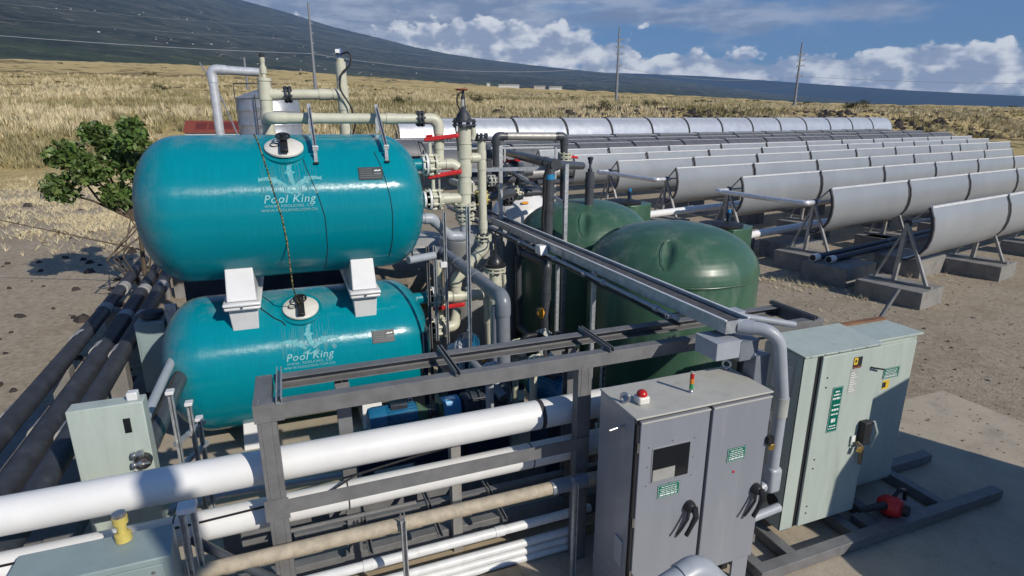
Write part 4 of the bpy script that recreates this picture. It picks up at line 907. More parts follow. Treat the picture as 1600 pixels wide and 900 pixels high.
o = pipe('dark_pipe', 'dark pipe dropping from the capped end beside the left green tank', 'pipe', [(3.97, 8.62, 3.42), (3.95, 8.62, 2.2)], .082, 'dark_pvc', elbows=False, couplings=[(0, .5)], n=20)
MB().cyl((3.97, 8.62, 3.25), (3.97, 8.62, 3.33), .088, 18).build('blue_band', 'blue_guard', o)
MB().tube([(3.90, 8.5, 3.5), (3.84, 8.53, 3.3), (3.85, 8.55, 2.9), (3.83, 8.56, 2.6), (3.86, 8.56, 2.3)], .028, 8, rb=.1).build('cable_bundle', 'black_rubber', o)
pipe('dark_pipe', 'dark branch pipe behind the post reaching toward the right', 'pipe', [(4.15, 8.9, 3.46), (5.6, 10.6, 3.30)], .075, 'dark_pvc', elbows=False)
o = pipe('dark_pipe', 'dark bridge pipe with two elbows above the valves behind the green tank', 'pipe', [(3.90, 11, 3.3), (3.90, 11, 3.88), (5.38, 11, 3.87), (5.40, 11, 2.3)], .078, 'dark_pvc', rb=.09, flanges=[], n=18)
MB().cyl((4.12, 11, 3.88), (5.16, 11, 3.87), .081, 18).build('bright_sleeve', 'stand_steel', o)
for z_ in (3.50, 3.42): flange_mb(MB(), (5.40, 11, z_), (0, 0, 1), .09).build('flange', 'beige_pvc', o)
lv = MB(); lv.prism([(-.03, -.03), (.20, -.045), (.24, -.02), (.2, .02), (-.03, .03)], (5.46, 10.98, 3.46), (1, 0, -.2), (0, 1, 0), (0, 0, .05)); lv.build('lever', 'red_plastic', o, bevel=.01)
pipe('vent_pipe', 'dark capped vent pipe rising out of the left green tank', 'pipe', [(4.86, 8.9, 2.6), (4.86, 8.9, 3.32)], .075, 'dark_pvc', elbows=False, couplings=[(0, .75)])
tag(MB().lathe([(.04, 0), (.04, .05), (.02, .07), (.02, .14), (.035, .15), (.035, .19), (.05, .22), (.05, .25), (0, .26)], (4.86, 8.9, 3.32), n=12).build('pressure_vent', 'cast_dark'), 'small black relief valve on top of the vent pipe', 'relief valve')
# valve cluster behind the white tank
g = np.random.default_rng(4)
for k, (x, y, z) in enumerate(((4.55, 12.2, 3.05), (4.75, 12.0, 2.62))):
    valve((x, y, z), (1, .2, 0), .09, ['red-handled valve in the dark cluster above the white tank', 'lower red-handled valve beside the white tank lid'][k], (1, -.3, .1), .22, 'red valves in the cluster behind the white tank', False, lev_len=.34)
    pipe('dark_pipe', ['dark pipe through the upper valve of the cluster', 'dark pipe through the lower valve of the cluster'][k], 'pipe', [(x - 1.2, y - .1, z), (x + .7, y + .2, z)], .085, 'dark_pvc', couplings=[(0, .35), (0, .8)], elbows=False)
pipe('dark_pipe', 'thick dark pipe lying left of the white tank lid', 'pipe', [(3.1, 10.3, 2.74), (4.35, 11.3, 2.74)], .10, 'dark_pvc', elbows=False, couplings=[(0, .7)])
pipe('dark_pipe', 'dark pipe rising beside the bridge pipe', 'pipe', [(3.92, 11.6, 2.0), (3.92, 11.6, 3.6), (3.92, 13.5, 3.6)], .09, 'dark_pvc', rb=.12, couplings=[(0, .6)])
pipe('steel_pipe', 'bright steel pipe behind the dark drop pipe', 'pipe', [(4.6, 12.6, 2.98), (6.2, 12.9, 3.0)], .10, 'stand_steel', elbows=False)
for k, (x, y, z) in enumerate(((4.2, 11.9, 2.85), (4.95, 12.3, 2.9), (4.4, 11.7, 2.55), (3.75, 11.3, 2.95))):
    o = tag(flange_mb(MB(), (x, y, z), (1, .25, 0), .09, .09).build('pipe_coupling', 'cast_dark'), ['bolted black coupling nearest the upper red valve', 'bolted black coupling farthest back in the valve cluster', 'bolted black coupling just over the white tank lid', 'bolted black coupling nearest the manifold'][k], 'coupling', 'black couplings in the valve cluster')
tag(flange_mb(MB(), (3.35, 10.3, 2.78), (1, .1, 0), .09, .10).build('pipe_coupling', 'yellow_plastic'), 'yellowed coupling seen behind the vertical beige pipe', 'coupling')

# ------------------------------------------------------------------ galvanised posts and rails
def post(label, a, b, s=.05): return tag(MB().bar(a, b, s, s).build('steel_post', 'galvanized'), label, 'post', 'galvanised posts in the pipe yard')
post('galvanised post left of the thick dark pipe', (3.48, 9.6, 0), (3.48, 9.6, 3.75), .06)
post('galvanised post holding the capped dark pipe beside the left green tank', (4.16, 8.4, 0), (4.16, 8.4, 3.50), .06)
post('galvanised cross rail behind the manifold', (2.0, 9.55, 3.36), (4.3, 8.95, 3.40), .06)
post('slanted galvanised brace on the right post', (4.12, 8.42, 2.9), (3.55, 9.3, 3.36), .045)
post('slim rail running behind the dark bridge pipe', (2.9, 12, 3.62), (5.6, 12, 3.62), .04)
post('slim vertical rod right of the dark bridge pipe', (5.62, 11.9, 1.0), (5.62, 11.9, 3.62), .04)
post('slim vertical rod behind the dark bridge pipe', (4.45, 12, 2.0), (4.45, 12, 3.6), .035)
def strut_post(label, p, z0, z1, mat='galvanized', rot=(1, 0, 0)):
    return tag(strut(MB(), (p[0], p[1], z0), (p[0], p[1], z1), rot, (0, -1, 0)).build('strut_post', mat), label, 'strut upright', 'strut uprights in the pump bay')
strut_post('bright galvanised strut upright in front of the beige manifold', (1.965, 6.6, 0), .02, (1.91,6.6,3.17)[2])
strut_post('strut upright between the valves and the manifold', (2.02, 7.95, 0), .02, (2.01,7.95,2.92)[2])
strut_post('dark strut upright beside the lower tank end', (1.77, 8.0, 0), .02, (1.66,8.0,2.43)[2], 'frame_paint')
strut_post('second strut upright right of the lower tank', (1.86, 7.95, 0), 1.0, (1.67,7.95,2.44)[2])
tag(MB().cyl((1.45, 7.75, 2.30), (1.86, 7.93, 2.30), .055, 14).build('grey_stub', 'conduit_grey'), 'grey pipe stub with a white clip under the upper tank end', 'pipe')
tag(MB().obox((1.98, 7.9, 2.16), (1, 0, 0), (0, 1, 0), (0, 0, 1), .05, .04, .04).build('junction_box', 'white_gel', bevel=.008), 'small white box clipped to the strut under the grey stub', 'junction box')
post('slim galvanised strut standing behind the cable tray over the dark tank wall', (3.33, 5.9, 0), (3.33, 5.9, (3.24,5.9,2.41)[2]), .045)
post('dark strut standing further back under the cable tray', (3.42, 7.1, 0), (3.42, 7.1, 2.25), .045)

# ------------------------------------------------------------------ plastic tanks
def lugs(o_mb): pass
def green_tank(cx, cy, label, ang, Rr=1.2, zs=2.12, zt=2.80):
    t = thing('water_tank', (cx, cy, 0), label, 'water tank', 'large green water tanks')
    pr = [(Rr * .99, 0), (Rr, .05), (Rr, zs - .10), (Rr - .012, zs - .06), (Rr - .012, zs - .03), (Rr + .004, zs)]
    for k in range(1, 15):
        a = math.pi / 2 * k / 14; pr.append((Rr * (math.cos(a) ** .85) if k < 14 else 0, zs + (zt - zs) * math.sin(a) ** 1.02))
    n = 160; mb = MB(); VS = []
    # dished lifting pockets pressed into the dome
    pock = [R(q) for q in ang]
    fine = []
    for i in range(len(pr) - 1):
        sub = 4 if i >= 5 else 1
        for k in range(sub): f = k / sub; fine.append((pr[i][0] * (1 - f) + pr[i + 1][0] * f, pr[i][1] * (1 - f) + pr[i + 1][1] * f))
    fine.append(pr[-1])
    for (r, z) in fine:
        for j in range(n):
            th = 2 * math.pi * j / n; dr = 0; dz = 0
            for p in pock:
                da = (th - p + math.pi) % (2 * math.pi) - math.pi; u = da * max(r, .1) / .10; hh = (r - Rr * .80) / .20
                if abs(u) < 1.4 and abs(hh) < 1 and z > zs:
                    k_ = math.sqrt(1 - hh * hh); f = max(0, 1 - abs(u) / max(.05, 1.0 * k_)); dz -= .085 * (f ** .6) * k_
            VS.append((cx + r * math.cos(th), cy + r * math.sin(th), z + dz))
    M = len(fine); mb.add(VS, [(i * n + j, i * n + (j + 1) % n, (i + 1) * n + (j + 1) % n, (i + 1) * n + j) for i in range(M - 1) for j in range(n)])
    mb.build('shell', 'green_poly', t, sharp=70)
    for p in ang:   # raised lip beside each pocket
        m = MB(); pts = []
        for k in range(9):
            h = -1 + 2 * k / 8; r = Rr * .80 + .19 * h; zz = float(np.interp(-r, [-q[0] for q in fine[5:]], [q[1] for q in fine[5:]])); w_ = math.sqrt(max(0, 1 - h * h)) * .075 / r
            pts.append((cx + r * math.cos(R(p) - w_), cy + r * math.sin(R(p) - w_), zz + .012))
        m.tube(pts, .007, 6); m.build('lifting_lip', 'green_poly', t)
    ring = MB().torus((cx, cy, zs - .012), (0, 0, 1), Rr - .004, .010, 96, 6); ring.build('rim_ridge', 'green_poly', t)
    return t
green_tank(5.10, 6.80, 'big green domed water tank in front, right behind the steel frame', (-130, 55, 145), zt=2.76)
green_tank(4.98, 9.28, 'big green domed water tank farther back with a vent pipe in its top', (-118, 60))
def green_box(cx, cy, zt, s, label):
    t = thing('sump_tank', (cx, cy, 0), label, 'sump tank', 'small green tanks with black lids')
    pts = [(s * math.cos(R(22.5 + 45 * k)) * (1.25 if k in (0, 7) else 1.08), s * math.sin(R(22.5 + 45 * k)) * 1.08) for k in range(8)]
    MB().prism(pts, (cx, cy, .0), (1, 0, 0), (0, 1, 0), (0, 0, zt)).build('tank_body', 'green_poly', t, bevel=.02)
    lid = MB().lathe([(s * .92, 0), (s * .95, .02), (s * .95, .06), (s * .5, .10), (0, .11)], (cx - .15, cy, zt), n=32).build('lid', 'black_rubber', t)
    MB().lathe([(.05, 0), (.05, .12), (.07, .13), (.07, .19), (0, .2)], (cx + .05, cy, zt + .1), n=12).build('blue_cap', 'dark_blue', t); MB().cyl((cx + .05, cy, zt + .28), (cx + .05, cy, zt + .36), .04, 10).build('cap_ring', 'blue_guard', t)
green_box(9.05, 10.2, 1.93, .50, 'small angular green tank with black lid behind the right green tank'); green_box(8.05, 12.7, 2.18, .50, 'small angular green tank with black lid behind the left green tank')
t = thing('chemical_tank', (5.45, 13.5, 0), 'white round chemical tank with black lid and orange sticker', 'chemical tank')
MB().lathe([(.78, 0), (.78, 1.95), (.76, 2.05), (.66, 2.20), (.50, 2.36), (.38, 2.46), (.38, 2.52), (0, 2.53)], (5.45, 13.5, 0), n=48).build('shell', 'white_gel', t)
MB().lathe([(.40, 0), (.40, .06), (.3, .09), (0, .1)], (5.42, 13.5, 2.53), n=32).build('lid', 'black_rubber', t)
MB().obox((5.30, 12.89, 2.29), (1, -.1, 0), (0, .6, .6), (0, -.75, .62), .08, .035, .006).build('sticker', 'orange_plastic', t)
t = thing('grey_tank', (3.35, 10.4, 0), 'plain grey round tank in the shade of the green tanks', 'water tank')
MB().lathe([(.78, 0), (.79, .1), (.79, 1.98), (.77, 2.05), (.62, 2.15), (.3, 2.22), (0, 2.24)], (3.35, 10.4, 0), n=48).build('shell', 'grey_poly', t)
MB().lathe([(.795, -.01), (.80, 0), (.80, .02), (.795, .03)], (3.35, 10.4, 1.2), n=48).build('seam', 'grey_poly', t)
t = thing('pressure_drum', (1.85, 9.6, 0), 'dusty taupe drum lying behind the tank valves', 'drum')
MB().lathe([(0, -.7), (.25, -.68), (.38, -.6), (.42, -.45), (.42, .45), (.38, .6), (.25, .68), (0, .7)], (1.7, 9.6, 1.45), (1, -.25, 0), 32).build('shell', 'taupe_dust', t)
MB().lathe([(.13, 0), (.13, .03), (.1, .04), (0, .04)], (1.72, 9.17, 1.45), (0, -1, .1), 20).build('inspection_cap', 'taupe_dust', t); MB().box(1.3, 2.2, 9.3, 9.9, 0, 1.1).build('plinth', 'concrete_block', t)

# ------------------------------------------------------------------ grey steel frame
FZ = 2.15; FY0, FY1, FX0, FX1 = 4.16, 4.72, -.39, 5.10
fr = thing('pipe_rack', (FX0, FY0, 0), 'long grey painted steel support frame in front of the lower tank', 'steel frame')
def cbeam(a, b, h, wd, ux, uy, name='beam', t_=.008, mat='frame_paint', off=(0, 0)):
    a, b = V3(a), V3(b); return MB().prism([(p[0] + off[0], p[1] + off[1]) for p in c_section(h, wd, t_)], a, ux, uy, b - a).build(name, mat, fr, bevel=.002)
# front beam, web to the camera; back beam open to the camera; end beams
cbeam((FX0, FY0, FZ - .125), (FX1, FY0, FZ - .125), .125, .095, (0, 1, 0), (0, 0, 1))
cbeam((FX0 + .13, FY1, FZ - .095), (FX1 - .12, FY1, FZ - .095), .095, .105, (0, -1, 0), (0, 0, 1))
MB().box(FX0 - .004, FX0 + .12, FY0 + .098, FY1 + .004, FZ - .125, FZ + .002).build('end_beam', 'frame_paint', fr, bevel=.003)
MB().box(FX1 - .115, FX1 + .003, FY0 + .098, FY1 + .004, FZ - .125, FZ + .002).build('end_beam', 'frame_paint', fr, bevel=.003)
MB().box(FX0 - .006, FX0 + .20, FY0 - .008, FY0 - .001, FZ - .135, FZ + .004).build('gusset_plate', 'frame_paint', fr)
MB().box(FX0 - .006, FX0 + .19, FY0 - .001, FY0 + .10, FZ + .003, FZ + .009).build('gusset_plate', 'frame_paint', fr)
rv = MB()
for (x, y) in ((FX0 + .03, FY0 + .03), (FX0 + .03, FY0 + .08), (FX0 + .10, FY0 + .03), (FX0 + .10, FY0 + .08), (FX0 + .16, FY0 + .05), (FX0 + .03, FY1 - .02), (FX0 + .09, FY1 - .02)): rv.lathe([(.008, 0), (.006, .004), (0, .005)], (x, y, FZ + .009 if y < FY0 + .1 else FZ + .002), n=8)
for (x, z) in ((FX0 + .03, -.03), (FX0 + .03, -.11), (FX0 + .12, -.03), (FX0 + .12, -.11)): rv.lathe([(.008, 0), (.006, .004), (0, .005)], (x, FY0 - .008, FZ + z), (0, -1, 0), 8)
rv.build('rivet', 'frame_paint', fr, kind='stuff')
def ipost(x, y, z1, name='post', wd=.115):
    h = wd / 2; m = MB(); m.box(x - h, x + h, y, y + .009, 0.0, z1); m.box(x - h, x + h, y + wd - .009, y + wd, 0.0, z1); m.box(x - .005, x + .005, y + .009, y + wd - .009, 0.0, z1); return m.build(name, 'frame_paint', fr, bevel=.002)
def hpost(x, y, z1, wd=.12, dp=.1):
    m = MB(); m.box(x - wd / 2, x + wd / 2, y, y + dp, 0.0, z1); m.box(x - wd / 2 + .028, x - wd / 2 + .034, y - .004, y, 0.0, z1); m.box(x + wd / 2 - .034, x + wd / 2 - .028, y - .004, y, 0.0, z1); return m.build('post', 'frame_paint', fr, bevel=.003)
hpost(FX0 + .075, FY0 + .004, FZ - .127, .135); hpost(2.30, FY0 + .004, FZ - .127, .135); hpost(4.98, FY0 + .004, FZ - .127, .12)
for x in (.26, 2.42, 4.62): ipost(x, FY1 - .09, FZ - .127)
for x, s in ((2.42, -1), (4.62, 1)): MB().prism([(0, 0), (.18 * s, 0), (0, -.2)], (x + .06 * s, FY1 - .02, FZ - .127), (1, 0, 0), (0, 0, 1), (0, .008, 0)).build('gusset_plate', 'frame_paint', fr)
MB().box(FX0 + .0, 2.36, FY0 - .008, FY0 - .002, 1.225, 1.345).build('mid_rail', 'frame_paint', fr); MB().box(FX0 + .0, 2.36, FY0 - .001, FY0 + .003, 1.335, 1.345).build('mid_rail_lip', 'frame_paint', fr)
MB().box(FX0 - .012, FX0 + .16, FY0 - .016, FY0 - .009, 1.19, 1.37).build('gusset_plate', 'frame_paint', fr)
cbeam((FX0 + .14, FY1, .55), (FX1 - .12, FY1, .55), .1, .07, (0, -1, 0), (0, 0, 1), 'low_rail')
for x in (1.2,): MB().bar((x, FY0 + .45, .0), (x, FY0 + .45, 1.36), .11, .09).build('stub_post', 'stand_steel', fr); MB().box(.95, 1.6, FY0 + .36, FY0 + .56, 1.362, 1.385).build('bracket_plate', 'frame_paint', fr)
# channel struts lying across the frame
for k, x in enumerate((-.215, 1.13, 2.55, 4.97)):
    tag(strut(MB(), (x, FY0 - .02, FZ + .004), (x, FY1 + .04, FZ + .004), (1, 0, 0), (0, 0, 1)).build('strut_channel', 'frame_paint' if k else 'galvanized'), ['bright strut channel lying across the left end of the frame', 'strut channel lying across the frame in front of the pump valves', 'strut channel lying across the frame left of the cable tray', 'strut channel lying across the right end of the frame'][k], 'strut channel', 'strut channels lying across the frame')
strut_post('perforated galvanised strut standing behind the frame right of the middle', (2.93, 4.95, 0), .02, (2.99,4.95,1.98)[2])
pf = [o for o in bpy.data.objects if o.name.startswith('strut_post')][-1]
m = MB()
for k in range(24): m.box(2.918, 2.942, 4.90, 4.908, .25 + k * .075, .285 + k * .075)
m.build('slot', 'dark_seam', pf, kind='stuff')

# ------------------------------------------------------------------ white lagged pipes, tan pipe, thin pipes
pipe('lagged_pipe', 'thick white lagged pipe running through the frame, upper of the two', 'pipe', [(-5.5, 4.48, 1.475), (4.2, 4.48, 1.475)], .137, 'white_jacket', couplings=[], elbows=False, n=28)
tag(MB().lathe([(.141, -.02), (.141, .02)], (2.0, 4.48, 1.475), (1, 0, 0), 28).build('clamp_band', 'rib_dark'), 'dark clamp band round the upper white pipe beside the post', 'clamp band')
o = pipe('lagged_pipe', 'thinner white lagged pipe behind the frame rail, lower of the two', 'pipe', [(-5.5, 4.46, 1.07), (3.6, 4.46, 1.07)], .118, 'white_jacket', elbows=False, n=24)
for x in (-1.07, .22, 1.9): MB().lathe([(.120, -.006), (.1215, 0), (.120, .006)], (x, 4.46, 1.07), (1, 0, 0), 24).build('joint_seam', 'rib_dark', o)
tag(MB().tube([(-5, 4.33, 1.165), (-.95, 4.35, 1.175), (-.35, 4.35, 1.20), (.05, 4.36, 1.19), (.3, 4.42, 1.27), (.8, 4.45, 1.31), (1.3, 4.5, 1.32)], .0095, 7).build('black_cable', 'black_rubber'), 'black cable lying along the lower white pipe', 'cable')
tag(MB().cyl((-.3, 4.38, .90), (.78, 4.38, .90), .018, 8).build('slim_conduit', 'frame_paint'), 'slim grey conduit under the lower white pipe', 'conduit')
tag(MB().cyl((-.3, 4.50, 1.315), (1.2, 4.50, 1.315), .016, 8).build('slim_conduit', 'conduit_grey'), 'slim grey conduit just under the upper white pipe', 'conduit')
o = pipe('tan_pipe', 'dusty tan pipe running along the front of the frame', 'pipe', [(-1.1, 4.045, .975), (1.98, 4.045, .975), (3.6, 4.045, .975)], .057, 'tan_jacket', elbows=False, n=20)
MB().cyl((1.93, 4.045, .975), (2.28, 4.045, .975), .066, 20).build('coupling', 'grey_pvc', o)
t = thing('pipe_stand', (.575, 3.93, 0), 'strut upright clamped round the tan pipe', 'pipe stand', 'strut stands under the tan pipe')
strut(MB(), (.595, 3.985, 0), (.595, 3.985, 1.05), (1, 0, 0), (0, -1, 0)).build('strut', 'galvanized', t); MB().lathe([(.061, -.018), (.061, .018)], (.595, 4.045, .975), (1, 0, 0), 20).build('clamp_band', 'steel', t)
MB().box(.575, .585, 3.97, 3.995, 1.04, 1.115).build('clamp_ear', 'steel', t); MB().box(.605, .615, 3.97, 3.995, 1.04, 1.115).build('clamp_ear', 'steel', t)
t = thing('pipe_stand', (2.13, 3.93, 0), 'dark strut upright under the tan pipe in the cabinet shade', 'pipe stand', 'strut stands under the tan pipe')
strut(MB(), (2.13, 3.975, 0), (2.13, 3.975, 1.03), (1, 0, 0), (0, -1, 0)).build('strut', 'galvanized', t); MB().lathe([(.070, -.018), (.070, .018)], (2.13, 4.045, .975), (1, 0, 0), 20).build('clamp_band', 'steel', t)
pipe('white_pipe', 'small white pipe below the tan pipe, uppermost of the four', 'pipe', [(-.6, 4.33, .42), (2.5, 4.33, .42)], .044, 'white_pvc', couplings=[(0, .30), (0, .69)], elbows=False)
for k, (y, z, r) in enumerate(((4.33, .215, .040), (4.33, .125, .040), (4.33, .042, .040))):
    pipe('white_pipe', ['pale pipe second from the top below the tan pipe', 'pale pipe third from the top below the tan pipe', 'lowest pale pipe below the tan pipe'][k], 'pipe', [(-.3, y, z), (2.4, y, z)], r, 'white_pvc', couplings=[(0, .22 + .05 * k)], elbows=False, emat='grey_pvc')
tag(MB().box(1.05, 1.70, 3.95, 4.26, .0, .05).build('concrete_block', 'concrete_tan', bevel=.015), 'tan concrete block under the pale pipes at the bottom edge', 'concrete block')
for k, (y0, y1, z0, z1, m_, l) in enumerate(((4.8, 5.0, 0, .16, 'concrete', 'low concrete kerb strip behind the frame'), (4.62, 4.72, 0, .34, 'frame_paint', 'long grey skid rail under the white pipes'), (4.45, 4.60, 0, .12, 'concrete_tan', 'pale ledge under the thin pipes'), (5.25, 5.35, 0, .45, 'frame_paint', 'grey skid rail under the pumps'))):
    tag(MB().box(-.9, 3.2, y0, y1, z0, z1).build(['concrete_strip', 'skid_rail', 'concrete_strip', 'skid_rail'][k], m_, bevel=.006), l, ['concrete strip', 'rail'][k % 2])
for k, x in enumerate((.35, .95, 1.55)):
    tag(strut(MB(), (x, 4.2, .62), (x + .0, 5.0, .62), (1, 0, 0), (0, 0, 1)).build('cross_strut', 'frame_paint'), ['left', 'middle', 'right'][k] + ' grey cross strut on the skid below the white pipes', 'strut', 'cross struts of the skid')
tag(MB().box(-.75, -.05, 3.25, 3.68, .0, .42).build('cardboard_box', 'cardboard'), 'tan box on the ground behind the bottom left cabinet', 'box')
for k, z in enumerate((.16, .10)):
    pipe('conduit', ['grey conduit on the slab in front of the lower tank, upper', 'grey conduit on the slab in front of the lower tank, lower'][k], 'conduit', [(-1.55 - .1 * k, 6.4 - .4 * k, .03), (-1.2, 6.75 - .35 * k, z), (.35, 6.6 - .3 * k, z)], .035, 'conduit_grey', rb=.25, couplings=[(1, .4)])

# ------------------------------------------------------------------ pumps
def motor(c, d, r, ln, label, pumpname=True):
    c = V3(c); d = V3(d).normalized(); x, y, _ = frame_of(d); up = Vector((0, 0, 1)); t = thing('pump_motor', (c.x, c.y, 0), label, 'pump motor', 'blue pump motors')
    MB().lathe([(r * .9, 0), (r * .97, .015), (r * .97, ln * .62), (r * .9, ln * .66)], c, d, 28).build('body', 'blue_motor', t)
    f = MB()
    for k in range(26):
        a = 2 * math.pi * k / 26; u = x * math.cos(a) + y * math.sin(a); f.obox(c + u * r * 1.02 + d * ln * .33, u, u.cross(d), d, r * .085, r * .02, ln * .29)
    f.build('cooling_fins', 'blue_motor', t)
    MB().lathe([(r * .7, -.19), (r * 1.0, -.17), (r * 1.07, -.12), (r * 1.07, .02), (r * 1.0, .03)], c, d, 28).build('fan_cover', 'blue_motor', t)
    MB().lathe([(r * .95, ln * .66), (r * .9, ln * .70), (r * .5, ln * .84), (r * .45, ln * .95)], c, d, 24).build('bearing_housing', 'green_cast', t)
    side = up.cross(d)
    MB().obox(c + d * ln * .3 + up * r * 1.02 + side * -.0, d, side, up, .10, .07, .035).build('terminal_box', 'cast_dark', t, bevel=.01)
    MB().torus(c + d * ln * .55 + up * (r + .04), side, .025, .007, 14, 6).build('lifting_eye', 'steel', t)
    MB().obox(c + d * ln * .33 - up * (r + .03), d, side, up, ln * .3, r * .9, .03).build('foot', 'blue_motor', t)
    MB().box(c.x - .35, c.x + .75, c.y - .25, c.y + .25, 0, c.z - r - .06).build('plinth', 'dark_blue', t)
    return t
motor((.71, 5.8, .985), (1, 0, 0), .155, .58, 'blue pump motor lying just behind the upper white pipe')
MB_ = thing('pump_coupling', (1.42, 5.8, .6), 'bright blue coupling guard between motor and pump', 'coupling guard')
MB().lathe([(.05, 1.22), (.085, 1.23), (.085, 1.27), (.06, 1.28), (.06, 1.31), (.09, 1.32), (.09, 1.35), (.05, 1.36), (.05, 1.40)], (0, 5.8, .985), (1, 0, 0), 20).build('shaft_coupling', 'cast_dark', MB_)
MB().prism([(-.13, -.14), (.13, -.14), (.13, .03), (.07, .13), (-.07, .13), (-.13, .03)], (1.40, 5.8, .99), (0, 1, 0), (0, 0, 1), (.22, 0, 0)).build('guard', 'blue_guard', MB_, bevel=.006); MB().box(1.355, 1.395, 5.67, 5.93, .85, 1.13).build('bracket', 'green_cast', MB_); MB().obox((1.51, 5.79, 1.1225), (1, 0, 0), (0, 1, 0), (0, 0, 1), .06, .035, .002).build('sticker', 'sign_white', MB_)
MB().box(1.2, 1.62, 5.62, 5.98, 0, .84).build('plinth', 'dark_blue', MB_)
t = thing('multistage_pump', (1.9, 5.8, .6), 'dark ribbed multistage pump right of the blue guard', 'pump')
MB().lathe([(.07, 1.58), (.08, 1.64), (.15, 1.66), (.165, 1.70)] + [q for k in range(4) for q in ((.165, 1.74 + .1 * k), (.195, 1.75 + .1 * k), (.195, 1.775 + .1 * k), (.165, 1.785 + .1 * k))] + [(.165, 2.18), (.11, 2.22), (0, 2.23)], (0, 5.8, .99), (1, 0, 0), 28).build('casing', 'cast_dark', t)
tr = MB()
for k in range(6):
    a = k * math.pi / 3 + .3; tr.cyl((1.68, 5.8 + .205 * math.cos(a), .99 + .205 * math.sin(a)), (2.16, 5.8 + .205 * math.cos(a), .99 + .205 * math.sin(a)), .012, 6)
tr.build('tie_rod', 'cast_dark', t); MB().cyl((2.0, 5.8, 1.1), (2.0, 5.8, 1.26), .07, 16).build('outlet', 'cast_dark', t); flange_mb(MB(), (2.0, 5.8, 1.28), (0, 0, 1), .07).build('flange', 'cast_dark', t); MB().box(1.65, 2.2, 5.62, 5.98, 0, .80).build('plinth', 'dark_blue', t)
motor((2.78, 5.45, 1.10), (-.45, .9, .0), .17, .72, 'dark blue finned motor with lifting eye at the right behind the white pipe')
motor((2.05, 7.05, 1.12), (.35, .93, 0), .15, .6, 'small blue finned motor under the grey elbow pipe')
for k, (x, y, z, m_) in enumerate(((1.92, 6.75, 1.32, 'conduit_grey'), (1.82, 5.3, 1.58, 'conduit_grey'), (2.42, 5.5, 1.50, 'beige_pvc'), (2.84, 5.6, 1.50, 'label_grey'), (2.55, 6.4, 1.35, 'beige_pvc'), (2.95, 6.5, 1.4, 'label_grey'))):
    t = thing('pipe_joint', (x, y, z), ['grey flanged joint under the red lever', 'grey blind flange peeking over the front beam', 'beige flanged joint over the front beam', 'pale flange right of the beige joint over the front beam', 'beige flanged valve behind the back beam', 'pale flange behind the back beam in the pump bay'][k], 'pipe joint', 'flanged joints round the pumps')
    flange_mb(MB(), (x, y, z), (.5, -.75, .35), .075, .06).build('flange', m_, t); MB().lathe([(.08, -.22), (.085, 0), (.05, .05)], (x, y, z), (.5, -.75, .35), 18).build('spool', m_, t)
    MB().cyl((x, y + .1, z - .5 if k in (1, 2, 3) else 0), (x, y + .1, z), .045, 12).build('riser', m_, t)
pipe('grey_pipe', 'short grey pipe from the flanged joint down to the pump', 'pipe', [(1.92, 6.75, 1.3), (2.1, 6.3, 1.05), (2.2, 6.0, .9)], .065, 'grey_pvc', rb=.12)
for k, (x, y, z0_, z1_) in enumerate(((2.62, 5.05, 0, 1.9), (1.55, 7.4, 0, 1.35), (3.1, 6.4, 0, 1.5))):
    tag(MB().bar((x, y, z0_), (x, y, z1_), .06, .06).build('steel_post', 'dark_blue'), ['dark post behind the frame right of the blue motor', 'dark post at the lower end of the teal tank', 'dark post deep in the pump bay'][k], 'post', 'dark posts in the pump bay')
tag(MB().cyl((2.62, 4.98, .6), (2.62, 4.98, 1.9), .045, 12).build('yellow_pipe', 'yellow_plastic'), 'yellow pipe glimpsed behind the front post', 'pipe')
pipe('black_hose', 'black cable bundle on top of the pump bay valves', 'hose', [(2.45, 6.2, 1.4), (2.5, 6.1, 1.62), (2.72, 6.15, 1.6), (2.9, 6.3, 1.45)], .03, 'black_rubber', rb=.1, elbows=False)

# ------------------------------------------------------------------ cable tray and its conduits
ct = thing('cable_tray', (3.68, 3.87, 2.28), 'long galvanised cable tray running back between the tanks', 'cable tray')
TX0, TX1, TE0, TE1, TZ0, TZ1 = 3.345, 3.59, 3.65, 12.4, 2.385, 2.50
MB().box(TX0, TX0 + .006, TE0, TE1, TZ0, TZ1).build('side_wall', 'tray_metal', ct); MB().box(TX1 - .006, TX1, TE0, TE1, TZ0, TZ1).build('side_wall', 'tray_metal', ct)
MB().box(TX0 + .006, TX1 - .006, TE0 + .006, TE1, TZ0, TZ1 - .028).build('tray_floor', 'tray_floor', ct); MB().box(TX0, TX1, TE0 - .004, TE0 + .004, TZ0, TZ1 - .002).build('end_plate', 'galvanized', ct)
for x0_, x1_ in ((TX0 - .012, TX0 + .012), (TX1 - .012, TX1 + .012)): MB().box(x0_, x1_, TE0, TE1, TZ1, TZ1 + .010).build('rim', 'rim_aluminium', ct)
for y in (6.9, 9.8): MB().box(TX0 - .008, TX0 - .002, y - .12, y + .12, TZ0 + .01, TZ1 - .01).build('splice_plate', 'galvanized', ct)
for k, x in enumerate((3.30, 3.32)):
    o = tag(MB().cyl((x - .02, 4.2, TZ0 - .03 - .055 * k), (x - .02, 12.6, TZ0 - .03 - .055 * k), .022 - .005 * k, 10).build('tray_conduit', 'conduit_grey' if k == 0 else 'dark_pvc'), ['grey conduit clipped along the left side of the cable tray', 'thin dark conduit under the left side of the cable tray'][k], 'conduit', 'conduits along the cable tray')
    for y in ((4.55, 5.6, 6.9, 8.2) if k == 0 else ()): MB().cyl((x - .02, y - .035, TZ0 - .03), (x - .02, y + .035, TZ0 - .03), .033, 12).build('coupling', 'conduit_grey', o)
